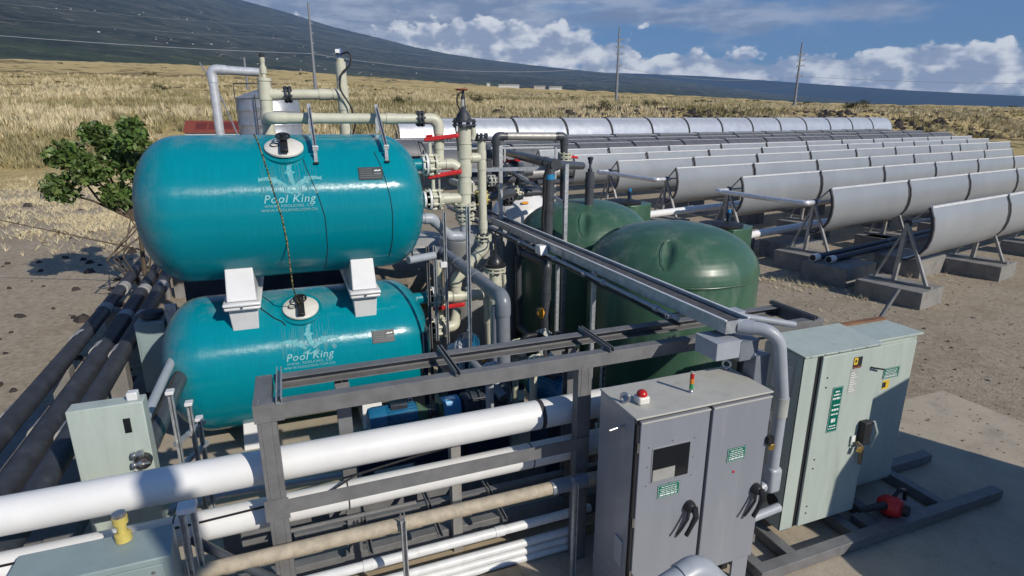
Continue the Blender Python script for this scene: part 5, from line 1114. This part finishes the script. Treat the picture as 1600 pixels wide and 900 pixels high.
tag(MB().tube([(3.27, 4.2, 2.30), (3.26, 5.0, 2.315), (3.265, 5.6, 2.29), (3.27, 6.3, 2.33), (3.26, 7.1, 2.30), (3.27, 8.2, 2.33)], .011, 6).build('black_cable', 'black_rubber'), 'loose black cable tied under the cable tray', 'cable')
for k, y in enumerate((4.30, 6.0, 8.1, 9.9)): tag(strut(MB(), (3.22, y, TZ0 - .05), (3.68, y, TZ0 - .05), (0, 1, 0), (0, 0, 1)).build('tray_support', 'galvanized'), ['short strut under the front end of the cable tray', 'second strut under the cable tray, counted from the front', 'third strut under the cable tray, counted from the front', 'strut under the far end of the cable tray'][k], 'strut', 'struts under the cable tray')
t = thing('sensor_box', (3.24, 7.3, 2.4), 'small white angular box on the left side of the cable tray', 'sensor box')
MB().prism([(0, 0), (.20, 0), (.20, .12), (.04, .13)], (3.20, 7.2, 2.34), (0, 1, 0), (0, 0, 1), (.12, 0, 0)).build('housing', 'white_gel', t, bevel=.005)
# junction boxes hung under the tray end
def jbox(c, hx, hy, hz_, label, mat='conduit_grey', tilt=0):
    t = thing('junction_box', c, label, 'junction box', 'grey junction boxes under the tray end')
    MB().obox(c, (1, 0, tilt), (0, 1, 0), (-tilt, 0, 1), hx, hy, hz_).build('housing', mat, t, bevel=.006); MB().obox(V3(c) + Vector((0, 0, hz_ + .004)), (1, 0, tilt), (0, 1, 0), (-tilt, 0, 1), hx * 1.03, hy * 1.03, .006).build('lid', mat, t); return t
jbox((3.34, 3.72, 2.255), .125, .14, .075, 'left grey junction box under the front end of the tray'); jbox((3.575, 3.72, 2.22), .10, .13, .085, 'middle grey junction box under the front end of the tray', 'grey_pvc'); jbox((3.70, 3.62, 2.00), .075, .07, .17, 'tall grey junction box below the tray end beside the cabinet', 'grey_pvc')
jbox((3.82, 4.05, 2.33), .045, .065, .09, 'small grey conduit body right of the tray end', 'conduit_grey')
pipe('conduit', 'grey conduit from the small conduit body to the mint cabinet', 'conduit', [(3.85, 4.02, 2.37), (4.30, 3.80, 2.30)], .032, 'conduit_grey', elbows=False)
pipe('conduit', 'grey conduit linking the boxes down beside the grey cabinet', 'conduit', [(3.62, 3.60, 2.18), (3.70, 3.62, 2.14), (3.70, 3.62, 1.2)], .03, 'conduit_grey', rb=.06)
o = pipe('conduit', 'thick grey conduit elbow curving from the tray end down to a fitting between the cabinets', 'conduit', [(3.50, 3.68, 2.43), (3.74, 3.46, 2.43), (3.87, 3.45, 1.80), (3.87, 3.45, 1.10)], .056, 'conduit_grey', rb=.32, elbows=False, n=20)
MB().tube([(3.50, 3.68, 2.43), (3.60, 3.59, 2.43)], .066, 20).build('coupling', 'conduit_grey', o); MB().cyl((3.87, 3.45, 1.62), (3.87, 3.45, 1.80), .064, 20).build('coupling', 'label_grey', o)
MB().hexa([(3.81, 3.38, .86), (3.935, 3.38, .86), (3.935, 3.53, .86), (3.81, 3.53, .86), (3.81, 3.38, 1.10), (3.935, 3.38, 1.10), (3.935, 3.51, 1.14), (3.81, 3.51, 1.14)]).build('conduit_body', 'conduit_grey', o, bevel=.025)
tag(MB().cyl((3.59, 3.44, .86), (3.83, 3.46, .92), .05, 16).build('conduit_stub', 'conduit_grey'), 'short grey conduit stub into the side of the grey cabinet', 'conduit'); tag(MB().cyl((3.58, 3.60, .42), (4.22, 3.62, .46), .045, 16).build('conduit_stub', 'conduit_grey'), 'grey conduit bridging the two cabinets low down', 'conduit')

# ------------------------------------------------------------------ grey control cabinet
cx0, cx1, cy0, cy1, cz1 = 2.285, 3.60, 3.345, 3.86, 1.95
cb = thing('control_cabinet', (cx0, cy0, 0), 'grey two-door control cabinet with a dark window and red beacon on top', 'control cabinet')
MB().box(cx0, cx1, cy0, cy1, .35, cz1).build('housing', 'cabinet_grey', cb, bevel=.006)
MB().box(cx0 - .008, cx1 + .008, cy0 - .042, cy1 + .006, cz1 + .002, cz1 + .018).build('roof', 'cabinet_roof', cb, bevel=.005)
MB().box(cx0 + .04, cx1 - .02, cy0 + .20, cy1, .0, .349).build('plinth', 'dark_seam', cb); MB().box(cx0, cx0 + .03, cy0, cy1, .0, .349).build('leg', 'cabinet_grey', cb); MB().box(cx1 - .17, cx1 + .003, cy0 - .003, cy0 + .02, .0, .347).build('leg', 'cabinet_grey', cb)  # near-black plinth fills the open gap below, its shade put into the colour
seam = 2.285 + .70
def door(x0, x1): 
    d = MB().box(x0, x1, cy0 - .045, cy0 - .006, .34, cz1 - .02).build('door', 'cabinet_grey', cb, bevel=.007); return d
d1 = door(cx0 + .035, seam - .02); d2 = door(seam + .012, cx1 - .004)
MB().box(cx0 + .006, cx1 - .003, cy0 - .006, cy0 - .0005, .34, cz1 - .004).build('door_gasket', 'dark_seam', cb)
MB().box(cx0 + .012, cx0 + .030, cy0 - .03, cy0 - .006, .36, cz1 - .04).build('hinge_strip', 'dark_seam', d1)
def dz(px, py): return (0, 0)
yf = cy0 - .045
wn = MB().box(2.435, 2.80, yf - .004, yf + .002, 1.375, 1.685).build('window_frame', 'cabinet_grey', d1, bevel=.002)
MB().box(2.445, 2.79, yf - .0065, yf - .004, 1.385, 1.675).build('window_pane', 'dark_glass', d1)
MB().box(2.452, 2.66, yf - .0078, yf - .0066, 1.387, 1.49).build('display', 'panel_light', d1)
sc_ = MB()
for (x, z) in ((2.40, 1.70), (2.62, 1.72), (2.83, 1.70), (2.40, 1.53), (2.83, 1.53), (2.40, 1.36), (2.62, 1.34), (2.83, 1.36)): sc_.lathe([(.008, 0), (.006, .004), (0, .005)], (x, yf, z), (0, -1, 0), 8)
sc_.build('screw', 'steel', d1, kind='stuff')
def placard(x0, x1, z0, z1, parent, rows, y=None, label=None):
    y = yf if y is None else y; p = MB().box(x0, x1, y - .004, y + .001, z0, z1).build('placard', 'sign_green', parent); m = MB(); b = MB(); w_ = x1 - x0
    for a in ((x0 + .005, x1 - .005, z0 + .005, z0 + .007), (x0 + .005, x1 - .005, z1 - .007, z1 - .005), (x0 + .005, x0 + .007, z0 + .007, z1 - .007), (x1 - .007, x1 - .005, z0 + .007, z1 - .007)): b.box(a[0], a[1], y - .0048, y - .0041, a[2], a[3])
    b.build('placard_border', 'sign_white', p)
    g = np.random.default_rng(int(abs(x0) * 100))
    for (f, h, s0, s1) in rows:
        z = z1 - (z1 - z0) * f; x = x0 + w_ * s0
        while x < x0 + w_ * s1 - .006:
            l = min(g.uniform(.012, .04), x0 + w_ * s1 - x); m.box(x, x + l, y - .0050, y - .0041, z - h / 2, z + h / 2); x += l + .006
    m.build('placard_print', 'sign_white', p); return p
rw = [(.2, .006, .16, .84), (.36, .006, .1, .9), (.50, .006, .14, .86), (.64, .006, .1, .9), (.80, .013, .1, .9)]
placard(2.515, 2.725, 1.215, 1.335, d1, rw); placard(3.185, 3.375, 1.39, 1.515, d2, rw)
MB().lathe([(.012, 0), (.010, .008), (0, .01)], (3.27, yf, 1.285), (0, -1, 0), 10).build('red_button', 'red_plastic', d2)
def handle(x, z, par):
    h = MB(); h.lathe([(.052, 0), (.052, .02), (.045, .045), (.03, .06), (0, .06)], (x, yf, z), (0, -1, 0), 20); hh = h.build('handle_base', 'black_plastic', par)
    a = MB(); a.tube([(x + .02, yf - .05, z + .01), (x + .015, yf - .085, z - .06), (x - .03, yf - .085, z - .15), (x - .06, yf - .078, z - .22)], .02, 8, rr=[.03, .024, .018, .019]); a.build('lever', 'black_plastic', hh)
    q = MB(); q.tube([(x - .02, yf - .04, z - .02), (x - .045, yf - .06, z - .08), (x - .10, yf - .055, z - .17), (x - .135, yf - .05, z - .215)], .012, 8); q.build('lock_arm', 'black_plastic', hh)

handle(2.835, 1.07, d1); handle(3.535, 1.06, d2)
# cable entry on the left wall, lifting eyes, beacon and light tower
MB().box(cx0 - .012, cx0, cy0 + .05, cy0 + .16, .55, .80).build('side_flap', 'conduit_grey', cb); MB().cyl((cx0 - .13, cy0 + .14, 1.80), (cx0, cy0 + .14, 1.82), .014, 10).build('side_bolt', 'steel', cb)
for (x, y) in ((cx0 + .05, cy0 + .22), (cx1 - .05, cy1 - .05)):
    e = MB(); e.torus((x, y, cz1 + .065), (.8, .6, 0), .036, .011, 18, 8); e.cyl((x, y, cz1 + .018), (x, y, cz1 + .035), .025, 12); e.build('lifting_eye', 'steel', cb)
bx_, by_ = (2.46,3.61,1.97)[0], (2.4,3.52,1.97)[1]
be = MB().box(bx_ - .05, bx_ + .05, by_ - .05, by_ + .05, cz1 + .018, cz1 + .085).build('beacon_base', 'cream_lid', cb, bevel=.015); MB().lathe([(.044, 0), (.044, .012), (.038, .030), (.022, .042), (0, .045)], (bx_, by_, cz1 + .085), n=20).build('beacon_dome', 'beacon_red', be)
lx, ly = 2.945, 3.53
lt = MB().lathe([(.022, 0), (.018, .02), (.016, .022), (.016, .035)], (lx, ly, cz1 + .018), n=14).build('tower_base', 'steel', cb)
for k, m_ in enumerate(('signal_green', 'amber', 'beacon_red')): MB().lathe([(.017, 0), (.017, .044), (.0165, .045)], (lx, ly, cz1 + .053 + .046 * k), n=14).build('tower_light', m_, lt)
MB().lathe([(.0175, 0), (.0175, .012), (0, .013)], (lx, ly, cz1 + .191), n=14).build('tower_cap', 'label_grey', lt)
def padlock(p, label):
    p = V3(p); t = thing('padlock', p, label, 'padlock', 'brass padlocks on the cabinets'); MB().obox(p, (1, 0, -.3), (0, 1, 0), (.3, 0, 1), .027, .012, .027).build('lock_body', 'brass', t, bevel=.004); MB().tube([p + Vector((-.014, 0, .02)), p + Vector((-.014, 0, .065)), p + Vector((.012, 0, .07)), p + Vector((.014, 0, .02))], .005, 8, rb=.012).build('shackle', 'steel', t); return t
o = MB().tube([(cx1 + .004, cy0 - .02, 1.72), (cx1 + .03, cy0 - .03, 1.70), (cx1 + .03, cy0 - .03, 1.58), (cx1 + .01, cy0 - .02, 1.56)], .006, 8); o.build('hasp', 'steel', cb)
padlock((cx1 + .045, cy0 - .06, 1.445), 'brass padlock hanging on the right edge of the grey cabinet'); MB().obox((cx1 + .015, cy0 - .06, 1.52), (1, 0, 0), (0, 1, 0), (0, 0, 1), .03, .02, .035).build('lock_guard', 'black_rubber', cb)

# ------------------------------------------------------------------ mint cabinet and its neighbour
mx0, mx1, my0, my1, mz0, mz1 = 4.24, 5.22, 3.60, 4.07, .19, 2.10
mc = thing('mint_cabinet', (mx0, my0, mz0), 'pale mint electrical cabinet with green sign and dark slit beside the door', 'electrical cabinet')
MB().box(mx0 + .004, mx1, my0 + .005, my1, mz0, mz1 - .05).build('housing', 'mint_paint', mc, bevel=.004)
MB().hexa([(mx0 - .012, my0 - .03, mz1 - .045), (mx1 + .01, my0 - .03, mz1 - .045), (mx1 + .01, my1 + .01, mz1 - .02), (mx0 - .012, my1 + .01, mz1 - .02), (mx0 - .012, my0 - .03, mz1 - .03), (mx1 + .01, my0 - .03, mz1 - .03), (mx1 + .01, my1 + .01, mz1 + .01), (mx0 - .012, my1 + .01, mz1 + .01)]).build('roof', 'mint_paint', mc, bevel=.003)
MB().box(mx0 + .002, mx0 + .235, my0 - .002, my0 + .004, mz0 + .005, mz1 - .055).build('door_seam', 'dark_seam', mc); MB().box(mx0 + .004, mx0 + .165, my0 - .008, my0 - .0025, mz0 + .002, mz1 - .052).build('front_strip', 'mint_paint', mc, bevel=.002)
dm = MB().box(mx0 + .215, mx1 - .002, my0 - .030, my0 - .003, mz0 + .012, mz1 - .06).build('door', 'mint_paint', mc, bevel=.006)
ym = my0 - .03
placard(mx0 + .395, mx0 + .53, 1.22, 1.70, dm, [(.10, .014, .3, .7), (.17, .014, .2, .8), (.25, .02, .15, .85), (.40, .012, .3, .9), (.50, .02, .2, .85), (.60, .014, .2, .85), (.74, .04, .3, .7), (.86, .012, .2, .8), (.92, .01, .15, .85)], ym)
wl = MB().box(mx0 + .595, mx0 + .70, ym - .002, ym + .001, 1.60, 1.86).build('warning_label', 'label_grey', dm); MB().box(mx0 + .61, mx0 + .725, ym - .003, ym - .001, 1.86, 1.975).build('label_head', 'dark_seam', dm); MB().box(mx0 + .615, mx0 + .665, ym - .0045, ym - .0031, 1.90, 1.97).build('label_symbol', 'sign_yellow', dm); MB().box(mx0 + .63, mx0 + .65, ym - .0055, ym - .0046, 1.92, 1.95).build('label_mark', 'dark_seam', dm)
MB().box(mx0 + .61, mx0 + .72, ym - .0042, ym - .0031, 1.865, 1.88).build('label_stripe', 'red_roof', dm)
lm = MB()
for k in range(9): lm.box(mx0 + .605, mx0 + .69 - .02 * (k % 3), ym - .0032, ym - .0021, 1.62 + .024 * k, 1.626 + .024 * k)
lm.build('label_print', 'sign_white', wl)
bh = MB()
for z in (1.82, 1.72, .95, .85, .42, .34): bh.cyl((mx0 + .30, ym - .006, z), (mx0 + .30, ym, z), .008, 8)
bh.build('door_bolt', 'dark_seam', dm, kind='stuff')
MB().tube([(mx0 + .86, ym, 1.84), (mx0 + .87, ym - .03, 1.84), (mx0 + .99, ym - .05, 1.815)], .008, 8).build('latch_rod', 'black_plastic', dm)
lp = MB().box(mx0 - .002, mx0 + .004, my0 + .08, my0 + .36, 1.62, 1.98).build('side_label', 'label_grey', mc); m = MB()
for k in range(13): m.box(mx0 - .003, mx0 - .0021, my0 + .10, my0 + .33, 1.64 + .022 * k, 1.648 + .022 * k)
m.build('label_print', 'sign_white', lp); MB().box(mx0 - .0035, mx0 - .0021, my0 + .24, my0 + .28, 1.925, 1.97).build('label_symbol', 'label_blue', lp)
MB().cyl((mx0 - .004, my0 + .12, .46), (mx0 + .006, my0 + .12, .46), .075, 20).build('conduit_hole', 'dark_seam', mc)
sw = MB().box(5.075, 5.185, ym - .075, ym - .001, 1.02, 1.27).build('switch_housing', 'dark_seam', dm, bevel=.01); MB().tube([(5.18, ym - .08, 1.28), (5.235, ym - .09, 1.15), (5.19, ym - .085, .98)], .012, 8).build('switch_handle', 'mint_paint', sw)
MB().box(4.99, 5.04, ym - .02, ym - .012, 1.05, 1.12).build('white_tag', 'sign_white', sw); MB().cyl((5.12, ym - .05, .80), (5.12, ym - .05, 1.0), .018, 10).build('switch_rod', 'bronze', sw)
padlock((5.055, ym - .07, .985), 'brass padlock hanging at the switch of the mint cabinet')
for k in range(2): MB().lathe([(.02, 0), (.02, .012)], (5.02 + .05 * k, ym - .06, 1.06 - .04 * k), (1, 0, 0), 10).build('key', 'bronze', sw)
m3 = thing('mint_cabinet', (5.25, 3.62, .19), 'second mint cabinet at the right with brown top strip, partly in shade', 'electrical cabinet')
MB().box(5.26, 6.15, 3.86, 4.30, .19, 1.935).build('housing', 'mint_paint', m3, bevel=.005); MB().box(5.24, 6.20, 3.83, 4.34, 1.94, 1.965).build('roof', 'mint_paint', m3, bevel=.004); MB().box(5.30, 6.2, 4.26, 4.33, 1.968, 1.99).build('wood_strip', 'wood_brown', m3, bevel=.004)
d3 = MB().box(5.29, 6.12, 3.832, 3.856, .24, 1.89).build('door', 'mint_paint', m3, bevel=.005); placard(5.68, 5.92, 1.50, 1.62, d3, rw, 3.832); MB().box(5.70, 5.80, 3.829, 3.8315, 1.38, 1.48).build('warning_label', 'sign_yellow', d3); MB().box(5.70, 5.75, 3.8275, 3.8288, 1.40, 1.46).build('label_mark', 'dark_seam', d3)

# ------------------------------------------------------------------ skid under the cabinets
sk = thing('steel_skid', (3.7, 3.3, 0), 'grey steel channel skid under the cabinets', 'skid')
MB().box(3.72, 7.2, 3.26, 3.38, .02, .13).build('long_rail', 'frame_paint', sk, bevel=.004); MB().box(3.72, 7.2, 4.05, 4.17, .02, .13).build('long_rail', 'frame_paint', sk, bevel=.004)
for x in (3.72, 4.14, 5.0, 5.42, 6.3): MB().box(x, x + .11, 3.382, 4.048, .02, .128).build('cross_rail', 'frame_paint', sk, bevel=.003)
for k, x in enumerate((4.33, 5.08)):
    tag(MB().box(x, x + .09, 3.64, 4.0, .13, .188).build('cabinet_foot', 'frame_paint'), ['left steel foot under the mint cabinet', 'right steel foot under the mint cabinet'][k], 'foot')
t = thing('leaf_blower', (5.6, 3.75, .05), 'red power tool with black nozzle lying in the shade', 'power tool'); c = Vector((5.62, 3.45, .22))
m = MB(); m.lathe([(0, -.12), (.07, -.11), (.11, -.05), (.11, .05), (.08, .11), (0, .12)], c, (.3, -1, .2), 20); m.build('body', 'red_plastic', t); MB().tube([c + Vector((-.05, 0, .02)), c + Vector((-.25, .02, .03)), c + Vector((-.42, .04, .03))], .03, 12, rr=[.05, .035, .03]).build('nozzle', 'black_plastic', t); MB().tube([c + Vector((.02, 0, .1)), c + Vector((.1, 0, .17)), c + Vector((.22, .02, .12)), c + Vector((.24, .02, .0))], .02, 8, rb=.05).build('handle', 'black_plastic', t)
MB().lathe([(.06, 0), (.06, .05), (0, .05)], c + Vector((.05, -.1, 0)), (.3, -1, .2), 16).build('cap', 'black_plastic', t); tag(MB().box(5.25, 6.1, 3.386, 3.60, .02, .11).build('step_plate', 'frame_paint'), 'grey plate under the red power tool', 'plate')
o = pipe('conduit', 'thick grey conduit elbow at the bottom edge in front of the grey cabinet', 'conduit', [(2.05, 2.62, 1.05), (2.42, 2.66, 1.12), (2.62, 2.60, .9), (2.62, 2.6, .1)], .085, 'conduit_grey', rb=.15, n=20)
tag(MB().cyl((6.55, 5.3, 0), (7.85,5.3,1.88), .028, 10).build('leaning_pole', 'frame_paint'), 'dark leaning pole on the gravel beyond the mint cabinet', 'pole')

# ------------------------------------------------------------------ boxes, racks and pipes at the left
b1 = thing('mint_box', (-1.5, 3.7, 0), 'mint junction cabinet at the bottom left corner with sloping lid', 'electrical box')
MB().hexa([(-1.85, 3.70, .0), (-.94, 3.70, 0), (-.94, 4.02, 0), (-1.85, 4.02, 0), (-1.85, 3.70, 1.42), (-.94, 3.70, 1.42), (-.97, 4.02, 1.44), (-1.85, 4.02, 1.44)]).build('housing', 'mint_dark_paint', b1, bevel=.008)
MB().box(-1.80, -.99, 3.685, 3.698, .1, 1.38).build('door', 'mint_dark_paint', b1, bevel=.004); MB().lathe([(.014, 0), (.012, .005), (0, .006)], (-1.05, 3.685, 1.33), (0, -1, 0), 12).build('screw', 'steel', b1)
for s, l in ((-.94, 'pair of galvanised uprights beside the bottom left cabinet'),):
    t = thing('strut_rack', (s, 4.05, 0), l, 'strut upright')
    for k in range(2): strut(MB(), (s + .03 + .06 * k, 4.02 + .05 * k, 0), (s + .03 + .06 * k, 4.02 + .05 * k, 1.50), (1, 0, 0), (0, -1, 0)).build('strut', 'galvanized', t)
    MB().box(s - .0, s + .12, 3.99, 4.10, 1.502, 1.55).build('end_cap', 'white_gel', t, bevel=.008)
pipe('dark_pipe', 'dark pipe slanting behind the bottom left cabinet', 'pipe', [(-.93, 4.25, 1.12), (-.60, 4.05, .95), (-.3, 3.9, .8)], .035, 'dark_pvc', elbows=False)
t = thing('gauge', (-1.85, 4.0, 1.46), 'small yellowed gauge on the bottom left cabinet', 'gauge'); MB().lathe([(.05, 0), (.05, .05), (.03, .06), (.03, .12), (.045, .13), (.045, .18), (0, .18)], (-1.25, 3.95, 1.44), n=14).build('gauge_body', 'yellow_plastic', t); MB().lathe([(.04, 0), (.04, .03), (.02, .04)], (-1.25, 3.95, 1.62), n=12).build('gauge_cap', 'steel', t)
b2 = thing('mint_box', (-1.9, 5.2, 0), 'upright mint control box at the left edge with a black dial', 'electrical box')
MB().box(-1.85, -1.31, 5.18, 5.34, .7, 1.88).build('housing', 'mint_paint', b2, bevel=.008); MB().box(-1.47, -1.42, 5.172, 5.18, 1.62, 1.75).build('window', 'dark_glass', b2)
dl = MB().lathe([(.065, 0), (.065, .05), (.055, .055), (0, .055)], (-1.375, 5.18, 1.35), (0, -1, 0), 24).build('dial', 'black_plastic', b2); MB().lathe([(.04, .056), (.03, .06), (0, .06)], (-1.375, 5.18, 1.35), (0, -1, 0), 16).build('dial_hub', 'rib_dark', dl)
MB().box(-1.43, -1.35, 5.22, 5.30, 1.88, 1.95).build('post_cap', 'white_gel', b2, bevel=.008)
for k in range(4): MB().lathe([(.03, 0), (.03, .02), (.02, .02), (.02, .05), (.035, .05), (.035, .08)], (-1.47 + .01 * k, 5.12, 1.16 + .09 * k), (1, 0, .1), 12).build('brass_fitting', 'steel', b2)
MB().tube([(-1.45, 5.12, 1.34), (-1.32, 5.12, 1.34)], .012, 8).build('small_pipe', 'steel', b2); MB().tube([(-1.45, 5.1, 1.21), (-1.2, 5.1, 1.23), (-1.08, 5.12, 1.24)], .03, 10, rr=[.02, .035, .025]).build('black_fitting', 'black_plastic', b2)
t = thing('strut_rack', (-1.22, 5.9, 0), 'galvanised strut rack standing left of the lower tank', 'strut rack')
for k, (x, y, z) in enumerate(((-1.22, 5.75, 1.68), (-1.12, 5.95, 1.45), (-1.08, 6.1, 1.2))): strut(MB(), (x, y, 0), (x, y, z), (1, 0, 0), (0, -1, 0)).build('strut', 'galvanized', t); MB().box(x - .035, x + .035, y - .06, y + .03, z + .001, z + .035).build('end_cap', 'white_gel', t, bevel=.006)
for z in (.9, 1.15): MB().bar((-1.25, 5.72, z), (-1.05, 6.15, z), .041, .041).build('cross_strut', 'galvanized', t)
for k, (x, l) in enumerate(((-1.52, 'grey conduit sloping up beside the left end of the lower tank'), (-1.42, 'second dark pipe along the left end of the lower tank'))):
    pipe('sloping_pipe', l, 'pipe', [(x - .08, 5.9, 1.2 - .1 * k), (x, 7.6, 1.35 - .15 * k)], .05 if k == 0 else .085, 'conduit_grey' if k == 0 else 'dark_pvc', elbows=False)
for k, (x, z, r) in enumerate(((-2.62, .80, .12), (-2.95, .74, .13), (-3.3, .85, .11))):
    o = pipe('wrapped_pipe', ['black wrapped pipe nearest the tanks running away at the left', 'black wrapped pipe in the middle at the left', 'black wrapped pipe farthest left'][k], 'pipe', [(x + .22, 4.9, z + .05), (x + .10, 8.6, z + .03), (x, 11.0, z), (x - .25, 16.5, z)], r, 'black_wrap', elbows=False, n=16)
    for y in (7.1 + .3 * k, 9.6 + .4 * k, 11.4 + .3 * k, 13.6):
        MB().cyl((x + .05 - .03 * (y - 9), y - .13, z), (x + .05 - .03 * (y - 9), y + .13, z), r * 1.08, 18).build('wrap_band', 'band_grey', o)
    for y in (9.4, 12.2, 15): tag(MB().box(x - .10, x + .14, y - .12, y + .12, 0, z - r + .02).build('pipe_support', 'concrete_block', bevel=.01), 'low concrete support, %s along the %s black wrapped pipe' % (ORD[int((y - 9) / 2.8)], ['nearest', 'middle', 'farthest left'][k]), 'pipe support', 'supports of the black wrapped pipes')
t = thing('valve_box', (-2.1, 9.4, 0), 'dark mint box behind the left end of the lower tank', 'electrical box'); MB().box(-2.30, -1.92, 9.4, 9.75, .2, 1.30).build('housing', 'mint_dark_paint', t, bevel=.008); MB().box(-2.27, -1.95, 9.388, 9.398, .25, 1.26).build('door', 'mint_dark_paint', t); MB().box(-1.90, -1.75, 9.5, 9.6, .5, 1.5).build('bracket', 'galvanized', t); MB().lathe([(.10, 0), (.16, .03), (.15, .10), (.05, .14), (0, .14)], (-2.1, 9.6, 1.31), n=16).build('cover', 'black_wrap', t)
pipe('dark_pipe', 'dark upright pipe behind the left end of the lower tank', 'pipe', [(-1.55, 9.5, 0), (-1.55, 9.5, 1.45), (-1.2, 9.5, 1.45)], .06, 'dark_pvc')
rocks('lava_rocks', 170, 31, 'lava', 9, 34, -46, -29, .03, .13, gz)
# unseen shadow casters added beyond the frame, to the right and behind
t = thing('shadow_block', (7.5, .6, 0), 'unseen shed-shaped block added beyond the right edge to cast the shade', 'shed')  # stand-in for an unseen structure, outline cut for its shadow edge
MB().prism([(5.75, 0), (9.5, 0), (9.5, 3.75), (8.3, 3.65), (7.0, 3.25), (6.58, 3.0), (6.52, 2.42), (6.25, 1.95), (5.75, 1.45)], (0, .2, 0), (1, 0, 0), (0, 0, 1), (0, .8, 0)).build('wall', 'caster_metal', t)
t = thing('shadow_mast', (2.48, -2.8, 0), 'unseen post and box added behind the viewer in place of a shadow-casting person', 'shadow caster')  # stands in for an unseen person whose shadow falls on the left pipes
MB().cyl((2.48, -2.8, 0), (2.48, -2.8, 6.7), .06, 10).build('mast', 'pole_grey', t); MB().box(2.30, 2.66, -2.9, -2.65, 5.75, 6.35).build('caster_box', 'caster_metal', t, bevel=.05); MB().box(2.36, 2.58, -2.9, -2.65, 6.36, 6.66).build('caster_head', 'caster_metal', t, bevel=.06)

t = thing('dark_backing', (0, 10.8, 0), 'black lined enclosure added to darken the gap between the two teal tanks', 'backing')  # black block put in so the view between the tanks goes dark
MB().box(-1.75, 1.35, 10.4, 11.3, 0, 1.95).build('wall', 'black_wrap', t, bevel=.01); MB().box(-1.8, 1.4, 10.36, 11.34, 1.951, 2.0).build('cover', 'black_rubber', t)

t = thing('grey_tank', (2.35, 11.6, 0), 'second plain grey round tank in the shade behind the taupe drum', 'water tank')
MB().lathe([(.74, 0), (.75, .1), (.75, 1.75), (.72, 1.83), (.5, 1.92), (0, 1.98)], (2.35, 11.6, 0), n=48).build('shell', 'grey_poly', t)
valve((2.60, 8.75, 3.18), (0, 1, .0), .075, 'beige valve half hidden behind the manifold', None)
pipe('beige_pipe', 'short beige pipe behind the manifold carrying the half hidden valve', 'pipe', [(2.60, 8.4, 3.18), (2.60, 9.6, 3.18)], .055, bp, elbows=False)
for k, (a_, b_, r_) in enumerate((((3.05, 10.9, 3.02), (4.35, 11.2, 3.02), .075), ((3.25, 10.6, 2.3), (3.25, 10.6, 3.05), .07), ((4.62, 11.5, 2.86), (4.62, 11.5, 3.25), .07), ((4.05, 10.9, 3.28), (5.0, 12.4, 3.22), .06), ((3.62, 11.2, 2.4), (3.62, 11.2, 3.2), .05), ((4.9, 11.3, 2.92), (5.9, 11.6, 2.9), .06))):
    pipe('dark_pipe', ['dark pipe crossing the valve cluster at mid height', 'dark riser at the left of the valve cluster', 'dark riser behind the white tank lid', 'dark pipe slanting back through the top of the valve cluster', 'thin dark riser in the middle of the valve cluster', 'dark pipe leaving the valve cluster to the right'][k], 'pipe', [a_, b_], r_, 'dark_pvc', elbows=False, couplings=[(0, .3), (0, .7)])
for k, (x, y, z, d_) in enumerate(((3.25, 10.6, 2.9, (0, 0, 1)), (4.62, 11.5, 2.95, (0, 0, 1)), (3.8, 11.05, 3.02, (1, .2, 0)), (4.5, 11.6, 3.25, (.5, .8, 0)), (3.62, 11.2, 2.75, (0, 0, 1)))):
    o = tag(flange_mb(MB(), (x, y, z), d_, .075, .08).build('pipe_coupling', 'cast_dark' if k % 2 else 'label_grey'), ['coupling on the left dark riser', 'grey coupling on the riser behind the white tank', 'coupling on the level pipe over the white tank', 'grey coupling at the top of the valve cluster', 'coupling on the thin riser of the cluster'][k], 'coupling', 'couplings above the white tank')

# hinges, gaskets and small fittings of the cabinets
for x in (cx0 + .02,):
    for z in (1.72, 1.05, .55): MB().cyl((x, cy0 - .05, z - .04), (x, cy0 - .05, z + .04), .010, 10).build('hinge', 'steel', d1)
for z in (1.74, 1.05, .52): MB().cyl((cx1 + .006, cy0 - .04, z - .04), (cx1 + .006, cy0 - .04, z + .04), .010, 10).build('hinge', 'steel', d2)
for (x0_, x1_) in ((cx0 + .035, seam - .02), (seam + .012, cx1 - .004)): MB().box(x0_, x1_, cy0 - .052, cy0 - .044, cz1 - .034, cz1 - .021).build('drip_edge', 'cabinet_roof', cb, bevel=.002)
bl = MB()
for x in np.linspace(mx0 + .05, mx1 - .05, 6): bl.lathe([(.008, 0), (.006, .004), (0, .005)], (x, my0 - .0305, mz1 - .038), (0, -1, 0), 8)
for y in np.linspace(my0 + .04, my1 - .04, 5): bl.lathe([(.008, 0), (.006, .004), (0, .005)], (mx0 + .004, y, mz1 - .09), (-1, 0, 0), 8)
bl.build('roof_rivet', 'steel', mc, kind='stuff')

for o in [q for q in bpy.data.objects if q.name in ('pump_motor', 'pump_coupling', 'multistage_pump')]: o.location += Vector((.07, .40, -.205))
